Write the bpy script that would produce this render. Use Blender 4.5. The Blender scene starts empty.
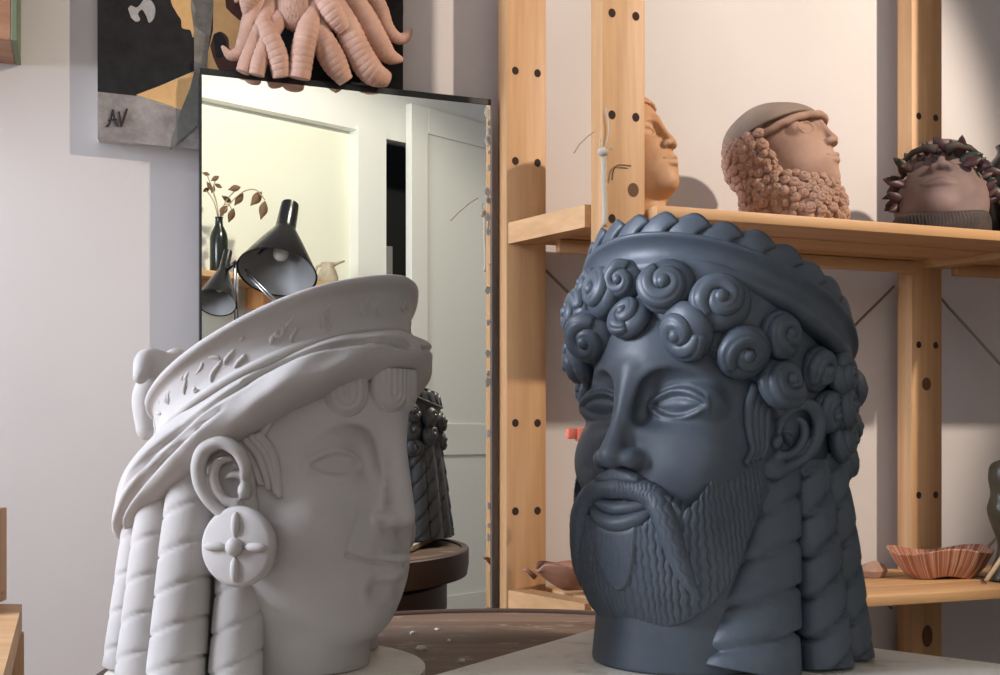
import bpy, bmesh, math, random
import numpy as np
from mathutils import Vector, Matrix
from mathutils.bvhtree import BVHTree
random.seed(7); np.random.seed(7)
SC = bpy.context.scene
COL = SC.collection
F = 1150.0          # focal length in pixels of the 1000 px wide frame
HZ = 433.0          # image row of the horizon
H = 0.97            # camera height
def P(px, py, Y):   # a point at depth Y on the line of sight of a pixel
    return Vector(((px-500.0)/F*Y, Y, H+(HZ-py)/F*Y))

# ---------------------------------------------------------------- materials
def mat(name, base=(.5,.5,.5), rough=.6, metal=0., build=None, spec=.5):
    m = bpy.data.materials.new(name); m.use_nodes = True
    nt = m.node_tree; b = nt.nodes['Principled BSDF']
    b.inputs['Base Color'].default_value = (*base, 1)
    b.inputs['Roughness'].default_value = rough
    b.inputs['Metallic'].default_value = metal
    b.inputs['Specular IOR Level'].default_value = spec
    if build: build(nt, b)
    return m
def N(nt, t, **kw):
    n = nt.nodes.new(t)
    for k, v in kw.items():
        if k.startswith('i_'): n.inputs[k[2:].replace('_', ' ')].default_value = v
        else: setattr(n, k, v)
    return n
def ramp(nt, fac, stops):
    r = N(nt, 'ShaderNodeValToRGB'); e = r.color_ramp.elements
    while len(e) < len(stops): e.new(.5)
    for el, (p, c) in zip(e, stops):
        el.position = p; el.color = (*c, 1)
    nt.links.new(fac, r.inputs[0]); return r.outputs[0]
def coords(nt, scale=(1,1,1), rot=(0,0,0)):
    tc = N(nt, 'ShaderNodeTexCoord'); mp = N(nt, 'ShaderNodeMapping')
    mp.inputs['Scale'].default_value = scale; mp.inputs['Rotation'].default_value = rot
    nt.links.new(tc.outputs['Object'], mp.inputs['Vector']); return mp.outputs[0]
def bump(nt, b, h, strength=.2, dist=.002, prev=None):
    bp = N(nt, 'ShaderNodeBump'); bp.inputs['Strength'].default_value = strength
    bp.inputs['Distance'].default_value = dist
    nt.links.new(h, bp.inputs['Height'])
    if prev is not None: nt.links.new(prev, bp.inputs['Normal'])
    nt.links.new(bp.outputs[0], b.inputs['Normal']); return bp.outputs[0]
def clay(name, c1, c2, rough=.6, scale=14, bs=.12, fine=True, spec=.4):
    def bd(nt, b):
        v = coords(nt)
        n = N(nt, 'ShaderNodeTexNoise'); n.inputs['Scale'].default_value = scale; n.inputs['Detail'].default_value = 6
        nt.links.new(v, n.inputs['Vector'])
        nt.links.new(ramp(nt, n.outputs[0], [(.35, c1), (.68, c2)]), b.inputs['Base Color'])
        n2 = N(nt, 'ShaderNodeTexNoise'); n2.inputs['Scale'].default_value = 55; n2.inputs['Detail'].default_value = 5
        nt.links.new(v, n2.inputs['Vector'])
        bump(nt, b, n2.outputs[0], bs, .004)
    return mat(name, c1, rough, 0, bd, spec)
def wood(name, c1, c2, axis='Z', rough=.5, scale=1.0):
    def bd(nt, b):
        sc = {'Z': (22,22,1.1), 'X': (1.1,22,22), 'Y': (22,1.1,22)}[axis]
        v = coords(nt, tuple(s*scale for s in sc))
        oi = N(nt, 'ShaderNodeObjectInfo')
        ad = N(nt, 'ShaderNodeVectorMath', operation='ADD')
        mu = N(nt, 'ShaderNodeVectorMath', operation='SCALE'); mu.inputs['Scale'].default_value = 9
        cx = N(nt, 'ShaderNodeCombineXYZ')
        for i in range(3): nt.links.new(oi.outputs['Random'], cx.inputs[i])
        nt.links.new(cx.outputs[0], mu.inputs[0]); nt.links.new(v, ad.inputs[0]); nt.links.new(mu.outputs[0], ad.inputs[1])
        n = N(nt, 'ShaderNodeTexNoise'); n.inputs['Scale'].default_value = 1.3; n.inputs['Detail'].default_value = 4
        n.inputs['Distortion'].default_value = .6
        nt.links.new(ad.outputs[0], n.inputs['Vector'])
        n2 = N(nt, 'ShaderNodeTexNoise'); n2.inputs['Scale'].default_value = 6; n2.inputs['Detail'].default_value = 3
        nt.links.new(ad.outputs[0], n2.inputs['Vector'])
        mx = N(nt, 'ShaderNodeMath', operation='MULTIPLY_ADD'); mx.inputs[1].default_value = .35
        nt.links.new(n2.outputs[0], mx.inputs[0]); nt.links.new(n.outputs[0], mx.inputs[2])
        nt.links.new(ramp(nt, mx.outputs[0], [(.5, c1), (.85, c2)]), b.inputs['Base Color'])
        bump(nt, b, mx.outputs[0], .08, .001)
    return mat(name, c1, rough, 0, bd, .4)

# ---------------------------------------------------------------- mesh building
def link(name, me, m=None, parent=None, smooth=True, mats=None):
    o = bpy.data.objects.new(name, me); COL.objects.link(o)
    for x in (mats if mats else [m] if m else []): me.materials.append(x)
    if smooth: me.polygons.foreach_set('use_smooth', [True]*len(me.polygons))
    if parent is not None: o.parent = parent
    return o
def mesh_vf(name, V, Fq):
    me = bpy.data.meshes.new(name); V = np.asarray(V, dtype=np.float32)
    if isinstance(Fq, np.ndarray):
        k = Fq.shape[1]
        me.vertices.add(len(V)); me.vertices.foreach_set('co', V.ravel())
        me.loops.add(Fq.size); me.loops.foreach_set('vertex_index', Fq.astype(np.int32).ravel())
        me.polygons.add(len(Fq)); me.polygons.foreach_set('loop_start', np.arange(0, Fq.size, k, dtype=np.int32))
        me.update(calc_edges=True)
    else:
        me.from_pydata([tuple(v) for v in V.tolist()], [], [list(f) for f in Fq]); me.update()
    return me
class MB:
    """collects pieces of one mesh"""
    def __init__(s): s.v = []; s.f = []; s.mi = []
    def add(s, V, Fs, mi=0, M=None):
        b = len(s.v)
        for p in V: s.v.append(tuple(M @ Vector(p)) if M is not None else tuple(p))
        for f in Fs: s.f.append([i+b for i in f]); s.mi.append(mi)
    def box(s, c, d, M=None, mi=0, bev=0.0):
        bm = bmesh.new(); bmesh.ops.create_cube(bm, size=1)
        for v in bm.verts: v.co = Vector((c[0]+v.co.x*d[0], c[1]+v.co.y*d[1], c[2]+v.co.z*d[2]))
        if bev: bmesh.ops.bevel(bm, geom=bm.edges[:], offset=bev, segments=2, affect='EDGES', profile=.5)
        bm.verts.ensure_lookup_table(); bm.verts.index_update()
        s.add([v.co for v in bm.verts], [[v.index for v in f.verts] for f in bm.faces], mi, M); bm.free()
    def lathe(s, prof, seg=48, M=None, mi=0, rmod=None):
        V = []; Fs = []; n = len(prof)
        for j in range(seg):
            a = 2*math.pi*j/seg
            for i, (r, z) in enumerate(prof):
                rr = r*(rmod(a, i/(n-1)) if rmod else 1)
                V.append((rr*math.cos(a), rr*math.sin(a), z))
        for j in range(seg):
            k = (j+1) % seg
            for i in range(n-1): Fs.append((j*n+i, k*n+i, k*n+i+1, j*n+i+1))
        if prof[0][0] > 1e-6: Fs.append([j*n for j in range(seg)][::-1])
        if prof[-1][0] > 1e-6: Fs.append([j*n+n-1 for j in range(seg)])
        s.add(V, Fs, mi, M)
    def tube(s, pts, rad, seg=12, M=None, mi=0, prof=None, up=None, cap=True):
        """tube along pts; rad number, list or function(t) giving r or (rx, ry); prof(phi, t) multiplies"""
        pts = [Vector(p) for p in pts]; n = len(pts); V = []; Fs = []
        T = [(pts[min(i+1,n-1)]-pts[max(i-1,0)]).normalized() for i in range(n)]
        u = Vector(up) if up is not None else (Vector((0,0,1)) if abs(T[0].z) < .9 else Vector((1,0,0)))
        u = (u-T[0]*u.dot(T[0])).normalized()
        for i in range(n):
            if up is not None:
                w = Vector(up(i/(n-1)) if callable(up) else up); u = (w-T[i]*w.dot(T[i])).normalized()
            else: u = (u-T[i]*u.dot(T[i])).normalized()
            b = T[i].cross(u); t = i/(n-1)
            r = rad(t) if callable(rad) else rad[i] if isinstance(rad, list) else rad
            rx, ry = r if isinstance(r, (tuple, list)) else (r, r)
            for j in range(seg):
                a = 2*math.pi*j/seg; k = prof(a, t) if prof else 1
                V.append(pts[i]+b*(math.cos(a)*rx*k)+u*(math.sin(a)*ry*k))
        for i in range(n-1):
            for j in range(seg):
                k = (j+1) % seg
                Fs.append((i*seg+j, i*seg+k, (i+1)*seg+k, (i+1)*seg+j))
        if cap: Fs.append(list(range(seg))[::-1]); Fs.append([(n-1)*seg+j for j in range(seg)])
        s.add(V, Fs, mi, M)
    def ball(s, c, r, M=None, mi=0, seg=16, rings=10):
        r = r if isinstance(r, (tuple, list)) else (r, r, r); V = []; Fs = []
        for i in range(rings+1):
            th = math.pi*i/rings
            for j in range(seg):
                a = 2*math.pi*j/seg
                V.append((c[0]+r[0]*math.sin(th)*math.cos(a), c[1]+r[1]*math.sin(th)*math.sin(a), c[2]+r[2]*math.cos(th)))
        for i in range(rings):
            for j in range(seg):
                k = (j+1) % seg; Fs.append((i*seg+j, (i+1)*seg+j, (i+1)*seg+k, i*seg+k))
        s.add(V, Fs, mi, M)
    def build(s, name, m, parent=None, smooth=True, sharp=None):
        me = bpy.data.meshes.new(name); me.from_pydata(s.v, [], s.f)
        bm = bmesh.new(); bm.from_mesh(me)
        bmesh.ops.remove_doubles(bm, verts=bm.verts, dist=1e-6)
        bmesh.ops.recalc_face_normals(bm, faces=bm.faces)
        if not any(s.mi): bm.to_mesh(me)
        else:
            bm.free(); bm = bmesh.new(); me2 = bpy.data.meshes.new(name); me2.from_pydata(s.v, [], s.f)
            me2.polygons.foreach_set('material_index', s.mi); bm.from_mesh(me2)
            bmesh.ops.recalc_face_normals(bm, faces=bm.faces); bm.to_mesh(me)
        bm.free(); me.update()
        ms = m if isinstance(m, (list, tuple)) else [m]
        o = link(name, me, None, parent, smooth, ms)
        if sharp is not None: me.set_sharp_from_angle(angle=math.radians(sharp))
        return o
def spline(pts, n=8):
    """Catmull-Rom through pts (any dimension)"""
    A = np.array([list(p) for p in pts], float); out = []
    E = np.vstack([2*A[0]-A[1], A, 2*A[-1]-A[-2]])
    for i in range(1, len(E)-2):
        p0, p1, p2, p3 = E[i-1], E[i], E[i+1], E[i+2]
        for k in range(n):
            t = k/n
            out.append(.5*((2*p1)+(-p0+p2)*t+(2*p0-5*p1+4*p2-p3)*t*t+(-p0+3*p1-3*p2+p3)*t**3))
    out.append(A[-1]); return np.array(out)
def empty(name, loc=(0,0,0), rz=0., label=None, cat=None, group=None):
    o = bpy.data.objects.new(name, None); COL.objects.link(o); o.location = loc; o.rotation_euler = (0,0,rz)
    o.empty_display_size = .05
    return tag(o, label, cat, group)
def tag(o, label=None, cat=None, group=None, kind=None):
    if label: o['label'] = label
    if cat: o['category'] = cat
    if group: o['group'] = group
    if kind: o['kind'] = kind
    return o

# ---------------------------------------------------------------- implicit clay (signed distance) modelling, in millimetres
def smin(a, b, k):
    if k <= 0: return np.minimum(a, b)
    h = np.clip(.5+.5*(b-a)/k, 0, 1)
    return b*(1-h)+a*h-k*h*(1-h)
def smax(a, b, k): return -smin(-a, -b, k)
def sstep(e0, e1, x):
    t = np.clip((x-e0)/(e1-e0), 0, 1); return t*t*(3-2*t)
class Field:
    def __init__(s, lo, hi, res):
        s.lo = np.array(lo, float); s.res = res
        s.n = np.ceil((np.array(hi)-s.lo)/res).astype(int)+1
        s.ax = [(s.lo[i]+res*np.arange(s.n[i])).astype(np.float32) for i in range(3)]
        s.f = np.full(s.n, 60, np.float32)
    def box(s, lo, hi, pad=0):
        sl = []
        for i in range(3):
            a = int(max(0, math.floor((lo[i]-pad-s.lo[i])/s.res))); b = int(min(s.n[i], math.ceil((hi[i]+pad-s.lo[i])/s.res)+1))
            sl.append(slice(a, max(a, b)))
        sl = tuple(sl)
        X = s.ax[0][sl[0]][:,None,None]; Y = s.ax[1][sl[1]][None,:,None]; Z = s.ax[2][sl[2]][None,None,:]
        return sl, X, Y, Z
    def _op(s, sl, d, op, k):
        if s.f[sl].size == 0: return
        if op == 'u': s.f[sl] = smin(s.f[sl], d, k)
        elif op == 's': s.f[sl] = smax(s.f[sl], -d, k)
        elif op == 'i': s.f[sl] = smax(s.f[sl], d, k)
    def ell(s, c, r, k=0, op='u', R=None, p=2):
        m = max(r) if R is not None else None
        lo = [c[i]-(m or r[i]) for i in range(3)]; hi = [c[i]+(m or r[i]) for i in range(3)]
        sl, X, Y, Z = s.box(lo, hi, k*1.5+6)
        x, y, z = X-c[0], Y-c[1], Z-c[2]
        if R is not None:
            R = np.array(R)
            x, y, z = (R[0,0]*x+R[1,0]*y+R[2,0]*z, R[0,1]*x+R[1,1]*y+R[2,1]*z, R[0,2]*x+R[1,2]*y+R[2,2]*z)
        if p == 2:
            k0 = np.sqrt((x/r[0])**2+(y/r[1])**2+(z/r[2])**2)
            k1 = np.sqrt((x/r[0]**2)**2+(y/r[1]**2)**2+(z/r[2]**2)**2)+1e-6
            d = k0*(k0-1)/k1
        else:
            ax, ay, az = np.abs(x/r[0])+1e-6, np.abs(y/r[1])+1e-6, np.abs(z/r[2])+1e-6
            n0 = (ax**p+ay**p+az**p)**(1/p)
            g = np.sqrt((ax**(p-1)/r[0])**2+(ay**(p-1)/r[1])**2+(az**(p-1)/r[2])**2)*n0**(1-p)+1e-6
            d = (n0-1)/g
        s._op(sl, d, op, k)
    def cap(s, a, b, ra, rb, k=0, op='u'):
        a = np.array(a, float); b = np.array(b, float); r = max(ra, rb)
        sl, X, Y, Z = s.box(np.minimum(a, b)-r, np.maximum(a, b)+r, k*1.5+5)
        ab = b-a; L = (ab@ab)+1e-9
        t = np.clip(((X-a[0])*ab[0]+(Y-a[1])*ab[1]+(Z-a[2])*ab[2])/L, 0, 1)
        d = np.sqrt((X-a[0]-t*ab[0])**2+(Y-a[1]-t*ab[1])**2+(Z-a[2]-t*ab[2])**2)-(ra+(rb-ra)*t)
        s._op(sl, d, op, k)
    def chain(s, pts, rad, k=0, op='u', n=5):
        """tube through pts (spline); one union of its own, then blended once"""
        Q = spline([list(p)+[r] for p, r in zip(pts, rad)], n)
        rm = Q[:,3].max(); lo = Q[:,:3].min(0)-rm; hi = Q[:,:3].max(0)+rm
        sl, X, Y, Z = s.box(lo, hi, k*1.5+5); D = None
        for p, q in zip(Q[:-1], Q[1:]):
            a, b = p[:3], q[:3]; ab = b-a; L = (ab@ab)+1e-9
            t = np.clip(((X-a[0])*ab[0]+(Y-a[1])*ab[1]+(Z-a[2])*ab[2])/L, 0, 1)
            d = np.sqrt((X-a[0]-t*ab[0])**2+(Y-a[1]-t*ab[1])**2+(Z-a[2]-t*ab[2])**2)-(p[3]+(q[3]-p[3])*t)
            D = d if D is None else np.minimum(D, d)
        s._op(sl, D.astype(np.float32), op, k)
    def fn(s, fn, lo, hi, k=0, op='u'):
        sl, X, Y, Z = s.box(lo, hi, k)
        s._op(sl, fn(X, Y, Z).astype(np.float32), op, k)
    def cut(s, fn, k=0):
        sl, X, Y, Z = s.box(s.lo, s.lo+s.res*s.n)
        s.f = smax(s.f, fn(X, Y, Z), k).astype(np.float32)
    def mesh(s, smooth=1):
        f = s.f.copy(); 
        for a in range(3):
            ix = [slice(None)]*3; ix[a] = 0; f[tuple(ix)] = np.maximum(f[tuple(ix)], .5)
            ix[a] = -1; f[tuple(ix)] = np.maximum(f[tuple(ix)], .5)
        g = f < 0; n = s.n
        c = [(i,j,k) for i in (0,1) for j in (0,1) for k in (0,1)]
        S = lambda A, i, j, k: A[i:n[0]-1+i, j:n[1]-1+j, k:n[2]-1+k]
        cnt = np.zeros(n-1, np.int8)
        for q in c: cnt += S(g, *q)
        act = (cnt > 0) & (cnt < 8)
        I = np.argwhere(act); idx = np.full(n-1, -1, np.int32); idx[act] = np.arange(len(I))
        val = np.stack([f[I[:,0]+q[0], I[:,1]+q[1], I[:,2]+q[2]] for q in c], 1)
        acc = np.zeros((len(I),3)); w = np.zeros(len(I))
        for a in range(8):
            for b in range(a+1, 8):
                da = np.array(c[b])-np.array(c[a])
                if np.abs(da).sum() != 1: continue
                va, vb = val[:,a], val[:,b]; m = (va < 0) != (vb < 0)
                t = np.where(m, va/(va-vb+1e-12), 0)
                acc[m] += (np.array(c[a])+t[:,None]*da)[m]; w[m] += 1
        V = s.lo+s.res*(I+acc/w[:,None])
        Q = []
        for a in range(3):
            b, d = (a+1) % 3, (a+2) % 3
            i0 = [slice(None)]*3; i1 = [slice(None)]*3
            i0[a] = slice(0, n[a]-1); i1[a] = slice(1, n[a])
            e = g[tuple(i0)] != g[tuple(i1)]
            sg = g[tuple(i0)]
            E = np.argwhere(e)
            E = E[(E[:,b] > 0) & (E[:,d] > 0) & (E[:,b] < n[b]-1) & (E[:,d] < n[d]-1)]
            fl = sg[E[:,0],E[:,1],E[:,2]]
            def id_(ob, od):
                T = E.copy(); T[:,b] -= ob; T[:,d] -= od; return idx[T[:,0],T[:,1],T[:,2]]
            q = np.stack([id_(1,1), id_(0,1), id_(0,0), id_(1,0)], 1)
            q[~fl] = q[~fl][:,::-1]; Q.append(q)
        Q = np.vstack(Q); Q = Q[(Q >= 0).all(1)]
        for _ in range(smooth):
            A = np.zeros_like(V); W = np.zeros(len(V))
            for a in range(4):
                for b in ((a+1) % 4, (a+3) % 4):
                    np.add.at(A, Q[:,a], V[Q[:,b]]); np.add.at(W, Q[:,a], 1)
            V = V*.5+.5*A/np.maximum(W, 1)[:,None]
        return V, Q
def normals(V, Q):
    n = np.cross(V[Q[:,2]]-V[Q[:,0]], V[Q[:,3]]-V[Q[:,1]]); A = np.zeros_like(V)
    for a in range(4): np.add.at(A, Q[:,a], n)
    return A/(np.linalg.norm(A, axis=1)[:,None]+1e-9)
def keep(V, Q, mask):
    """the faces whose every corner is kept"""
    q = Q[mask[Q].all(1)]; u = np.unique(q); r = np.full(len(V), -1); r[u] = np.arange(len(u))
    return V[u], r[q]
MM = .001
def clay_obj(name, V, Q, m, parent, mats=None): return link(name, mesh_vf(name, V*MM, Q), m, parent, True, mats)
def interp(x, xs, ys): return np.interp(x, xs, ys)
# ---------------------------------------------------------------- shared sculpting of the two big heads (mm; face looks to -Y, eye level at Z = 0)
def eye_detail(V, Nn, ex, ez, hw, hh, tilt, depth=3.2, lid=2.2):
    """press almond eyes with raised lids into the vertices"""
    D = np.zeros(len(V))
    for sx in (-1, 1):
        x = (V[:,0]*sx-ex); z = V[:,2]-ez-tilt*x
        fr = V[:,1] < -60
        u = np.clip(x/hw, -1, 1)
        up = hh*(1-u**2)**.8*1.08; dn = -hh*.95*(1-u**2)**.9
        inside = np.minimum(up-z, z-dn)
        inside = np.where(np.abs(x) < hw, inside, -np.abs(np.abs(x)-hw)-np.abs(z)*.5)
        # lid ridge outside, eye surface pressed inside, deeper below the upper lid
        d = np.where(inside > 0, -depth*sstep(0, 1.8, inside)*(1-.55*sstep(2, 11, inside)), 0)
        ridge = lid*np.exp(-((inside+2.6)/2.4)**2)*(np.abs(x) < hw*1.12)
        crease = -1.2*np.exp(-((inside+8.0)/1.5)**2)*(z > 0)*(np.abs(x) < hw*.95)
        D += np.where(fr, d+ridge+crease, 0)
    return V+Nn*D[:,None]
def head_field(c, lo, hi, res):
    g = Field(lo, hi, res)
    g.ell((0, c['cy'], -38), (c['rx'], c['ry'], 170))
    g.ell((0, c['cy']+25, 45), (c['rx']-2, c['ry']+8, 130), 30)
    return g
def add_nose(g, c):
    n = c['nose']                                   # [(y, z, half width)] along the ridge
    g.chain([(0, y+r, z) for y, z, r in n], [r for y, z, r in n], c.get('nk', 13), n=6)
    ty, tz, tr = n[-1]
    for s in (-1, 1):
        g.ell((s*c['ala'][0], c['ala'][1], c['ala'][2]), (c['ala'][3], 17, c['ala'][3]*.95), 6)
def nostrils(g, c):
    for s in (-1, 1):
        g.ell((s*c['ala'][0]*.75, c['ala'][1]-8, c['ala'][2]-13), (6.5, 10, 6), 3, 's')
def sockets(g, c):
    ex, ey, ez = c['eye']; ey -= c.get('shallow', 0)
    for s in (-1, 1):
        g.chain([(s*(ex-33), ey-10, ez-4), (s*(ex-24), ey-6, ez+16), (s*(ex-2), ey-4, ez+25), (s*(ex+24), ey+10, ez+20), (s*(ex+40), ey+30, ez+6)], [11, 13, 14, 12, 8], 4, 's')
        g.chain([(s*(ex-30), ey-12, ez-8), (s*ex, ey-14, ez), (s*(ex+30), ey+8, ez-2)], [12, 22, 12], 12, 's')
        R = Matrix.Rotation(s*-.36, 3, 'Z')
        ey2 = c['eye'][1]
        g.ell((s*(ex+1), ey2+36, ez+1), (c['hw']+10, 31, c['hh']+17), 6, 'u', R)
def ear_field(c=None, res=1.5):
    """ear lying in the X (back) / Z (up) plane, outer side to -Y, about 84 mm tall"""
    g = Field((-40,-32,-58), (44,26,56), res)
    g.ell((5,8,4), (26,13,38), 0); g.ell((-6,7,-28), (15,9,16), 10)
    g.chain([(-12,-4,2), (-17,-9,16), (-12,-13,31), (2,-14,40), (18,-13,36), (27,-12,22), (28,-11,4), (22,-10,-12), (11,-8,-26), (1,-6,-36)], [5,6,6.5,7,7.5,7.5,7,6.5,6.5,8], 3)
    g.ell((4,-7,4), (15,9,24), 5, 's')
    g.chain([(-2,-5,24), (9,-8,22), (15,-9,10), (13,-9,-4), (5,-8,-15), (-4,-7,-19)], [3,4.5,5,5,5,5], 3)
    g.chain([(-12,-3,6), (-3,-5,8), (4,-6,6)], [4,4,2], 3)
    g.ell((-1,-6,-4), (7,8,8), 4, 's')
    g.ell((-13,-6,-8), (6.5,8,8), 4)
    g.ell((-6,-4,-34), (12,8,13), 6)
    return g
def curl_mesh(R, turns=1.3, handed=1, raise_=.26, seg=40, n=44, tail=.6):
    """a snail curl: a combed strand rolls in and ends in a bead (local Z outwards)"""
    mb = MB(); pts = []; rad = []
    a1 = turns*2*math.pi
    for i in range(n):
        t = i/(n-1); a = a1*t+.4
        rc = R*(.55*(1-t)**.8+.05)
        pts.append((rc*math.cos(a)*handed, rc*math.sin(a), R*(.16+raise_*t**1.5)))
        r = R*(.46-.22*t)*min(1, .55+t*4)
        if t > .94: r *= math.sqrt(max(.02, 1-((t-.94)/.06)**2))
        rad.append(r)
    mb.tube(pts, rad, seg, prof=lambda p, t: 1-.16*math.exp(-((math.sin(2.5*(p+.3)))/.33)**2)*(1-t*.8))
    mb.ball((0,0,R*(.16+raise_+.06)), R*.25, seg=14, rings=8)
    mb.ball((0,0,-R*.05), (R*.95, R*.95, R*.5), seg=20, rings=10)
    return mb
def orient(pt, nrm, up=(0,0,1), roll=0.):
    n = Vector(nrm).normalized(); u = Vector(up); u = (u-n*u.dot(n)).normalized(); x = u.cross(n)
    M = Matrix((x, u, n)).transposed().to_4x4(); M = M @ Matrix.Rotation(roll, 4, 'Z')
    M.translation = Vector(pt); return M
def braid_mesh(path, rad, pitch, slant, depth, seg=26, out=None, groove=.085, bulge=.05, n=None):
    """a hair lock cut into slanted bolster segments; path in mm"""
    Pn = spline(path, 16); L = np.r_[0, np.cumsum(np.linalg.norm(np.diff(Pn, axis=0), axis=1))]
    m = n or int(L[-1]/1.7); s = np.linspace(0, L[-1], m)
    Q = np.stack([np.interp(s, L, Pn[:,i]) for i in range(3)], 1)
    mb = MB()
    def prof(a, t):
        u = (t*L[-1]+slant*math.cos(a)*1.0)/pitch; fr = u-math.floor(u)
        d = min(fr, 1-fr)
        bul = 1-(abs(fr-.5)*2)**4*bulge-bulge*1.3*(1-fr)
        return bul-depth*math.exp(-(d/groove)**2)
    def rr(t):
        a = rad(t) if callable(rad) else rad
        return (a[0]*MM, a[1]*MM)
    mb.tube([q*MM for q in Q], rr, seg, prof=prof, up=out)
    return mb

def engrave(V, Nn, lines, width, depth, mirror=True):
    """press grooves along polylines (mm) into the vertices"""
    D = np.zeros(len(V)); W2 = V.copy()
    for ln in lines:
        L = np.array([list(p) for p in ln], float)
        for sx in ((1,-1) if mirror else (1,)):
            Lm = L*np.array([sx,1,1]); lo = Lm.min(0)-4*width; hi = Lm.max(0)+4*width
            ix = np.where(((V > lo) & (V < hi)).all(1))[0]
            if not len(ix): continue
            X = V[ix]; best = np.full(len(ix), 1e9)
            for a, b in zip(Lm[:-1], Lm[1:]):
                ab = b-a; t = np.clip(((X-a)@ab)/(ab@ab+1e-9), 0, 1)
                best = np.minimum(best, np.linalg.norm(X-a-t[:,None]*ab, axis=1))
            D[ix] = np.minimum(D[ix], -depth*np.exp(-(best/width)**2))
    return V+Nn*D[:,None]
# ================================================================ the blue-grey bearded head
YAW_B = math.radians(-45); DB = 1.27
def m_blue(nt, b):
    v = coords(nt)
    n = N(nt, 'ShaderNodeTexNoise'); n.inputs['Scale'].default_value = 9; n.inputs['Detail'].default_value = 7; n.inputs['Roughness'].default_value = .65
    nt.links.new(v, n.inputs['Vector'])
    nt.links.new(ramp(nt, n.outputs[0], [(.3, (.058,.075,.096)), (.55, (.077,.098,.123)), (.75, (.106,.130,.156))]), b.inputs['Base Color'])
    n2 = N(nt, 'ShaderNodeTexNoise'); n2.inputs['Scale'].default_value = 60; n2.inputs['Detail'].default_value = 5
    nt.links.new(v, n2.inputs['Vector'])
    bump(nt, b, n2.outputs[0], .10, .004)
BLUE = mat('blue grey clay', (.09,.11,.14), .44, 0, m_blue, .5)
CB = dict(cy=-20, rx=106, ry=124, eye=(50,-124,0), hw=31, hh=11.5,
          nose=[(-137,34,10),(-143,16,8),(-152,-8,8.5),(-163,-32,10),(-174,-50,13.5)], ala=(17,-147,-54,12))
blue = empty('bearded_head_sculpture', P(704, 410, DB)-Vector((0,0,.27+.0254)), 0,
   'large blue-grey clay bust of a curly bearded man with leaf crown on white board', 'sculpture')
blue.rotation_euler = (0,0,YAW_B); blue.location.z = H-.245
ZB = H+(HZ-410)/F*DB-blue.location.z            # eye level above the base
EB = empty('eye_level', (0,0,ZB)); 
bpy.data.objects.remove(EB)
ZBm = ZB*1000
def blue_part(name, V, Q): V = V.copy(); V[:,2] += ZBm; return clay_obj(name, V, Q, BLUE, blue)
def blue_mb(name, mb): 
    mb.v = [(x, y, max(z+ZB, 0)) for x, y, z in mb.v]; return mb.build(name, BLUE, blue)
BASEZ = -ZBm
# --- face and neck
g = head_field(CB, (-150,-190,BASEZ-8), (150,110,150), 1.9)
g.ell((0,-92,-108), (62,56,56), 25)                                  # mouth barrel
for s in (-1, 1):
    g.ell((s*54,-90,-60), (42,42,44), 25)                            # cheeks
g.cut(lambda X, Y, Z: (Z-(95-.48*Y))*.9+0*X, 6)
sockets(g, CB); add_nose(g, CB); nostrils(g, CB)
g.cut(lambda X, Y, Z: -(Z+175)+0*X+0*Y, 10)
g.fn(lambda X, Y, Z: (np.sqrt((X/100)**2+((Y+14)/118)**2)-1-.06*np.clip((-200-Z)/70,0,1))*105+0*Z, (-125,-150,BASEZ-4), (125,110,-100), 14)
g.cut(lambda X, Y, Z: -(Z-BASEZ)+0*X+0*Y, 1)
V, Q = g.mesh(2); Nn = normals(V, Q)
V = eye_detail(V, Nn, 50, 0, 31, 11.5, .02)
face_bvh = BVHTree.FromPolygons([tuple(v) for v in V.tolist()], Q.tolist())
face = blue_part('face', V, Q)
# --- beard: a solid of its own over jaw and chin with combed wavy lines
g = Field((-150,-185,-262), (150,40,-20), 1.35)
g.ell((0,-24,-112), (104,130,148), 0, p=2.8)
cut = np.array([(-170,-272),(-150,-259),(-118,-220),(-88,-178),(-58,-122),(-36,-76),(-14,-50)], float)
g.cut(lambda X, Y, Z: (np.interp(Y, cut[:,0], cut[:,1])-Z)*.62+0*X, 6)          # underside rises to the ear
topx = np.array([(0,-60),(60,-92),(70,-104),(80,-92),(90,-66),(104,-42),(124,-30),(150,-28)], float)
g.cut(lambda X, Y, Z: (Z-np.interp(np.abs(X), topx[:,0], topx[:,1]))*.75+0*Y, 3)
g.cut(lambda X, Y, Z: (Y-(-8))+0*X+0*Z, 6)
# lips' recess
g.chain([(-45,-143,-97),(-24,-156,-108),(0,-160,-113),(24,-156,-108),(45,-143,-97)], [5,13,15,13,5], 3, 's')
g.f = smax(g.f, -(lambda X, Y, Z: np.maximum(np.abs(X)-50, np.abs(Z+88)-12)+0*Y)(*[a for a in (g.ax[0][:,None,None], g.ax[1][None,:,None], g.ax[2][None,None,:])]), 2)
V, Q = g.mesh(1); Nn = normals(V, Q)
s_ = np.arctan2(V[:,0], -(V[:,1]+25))*140
side = np.abs(s_)
z = V[:,2]
sp = 8.6
sp = np.where(s_ > 10, 8.6, 6.4)
u = (side+.22*(z+130)*sstep(70, 150, side)+2.0*np.sin(z*.021+side*.07)+1.0*np.sin(z*.05-side*.11))/sp
ln = np.floor(u+.5)
w_ = .95*np.sin(2*np.pi*z/15.5+ln*.5+1.1*np.sin(ln*5.1+z*.03))/sp
fr = np.abs(u+w_-np.round(u+w_))*sp
gr = np.exp(-(fr/1.15)**2)
front = (Nn[:,1] < .35) & (Nn[:,2] > -.75)
D = -2.3*gr*sstep(-.75, -.35, Nn[:,2])*(z < -58)
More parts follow.
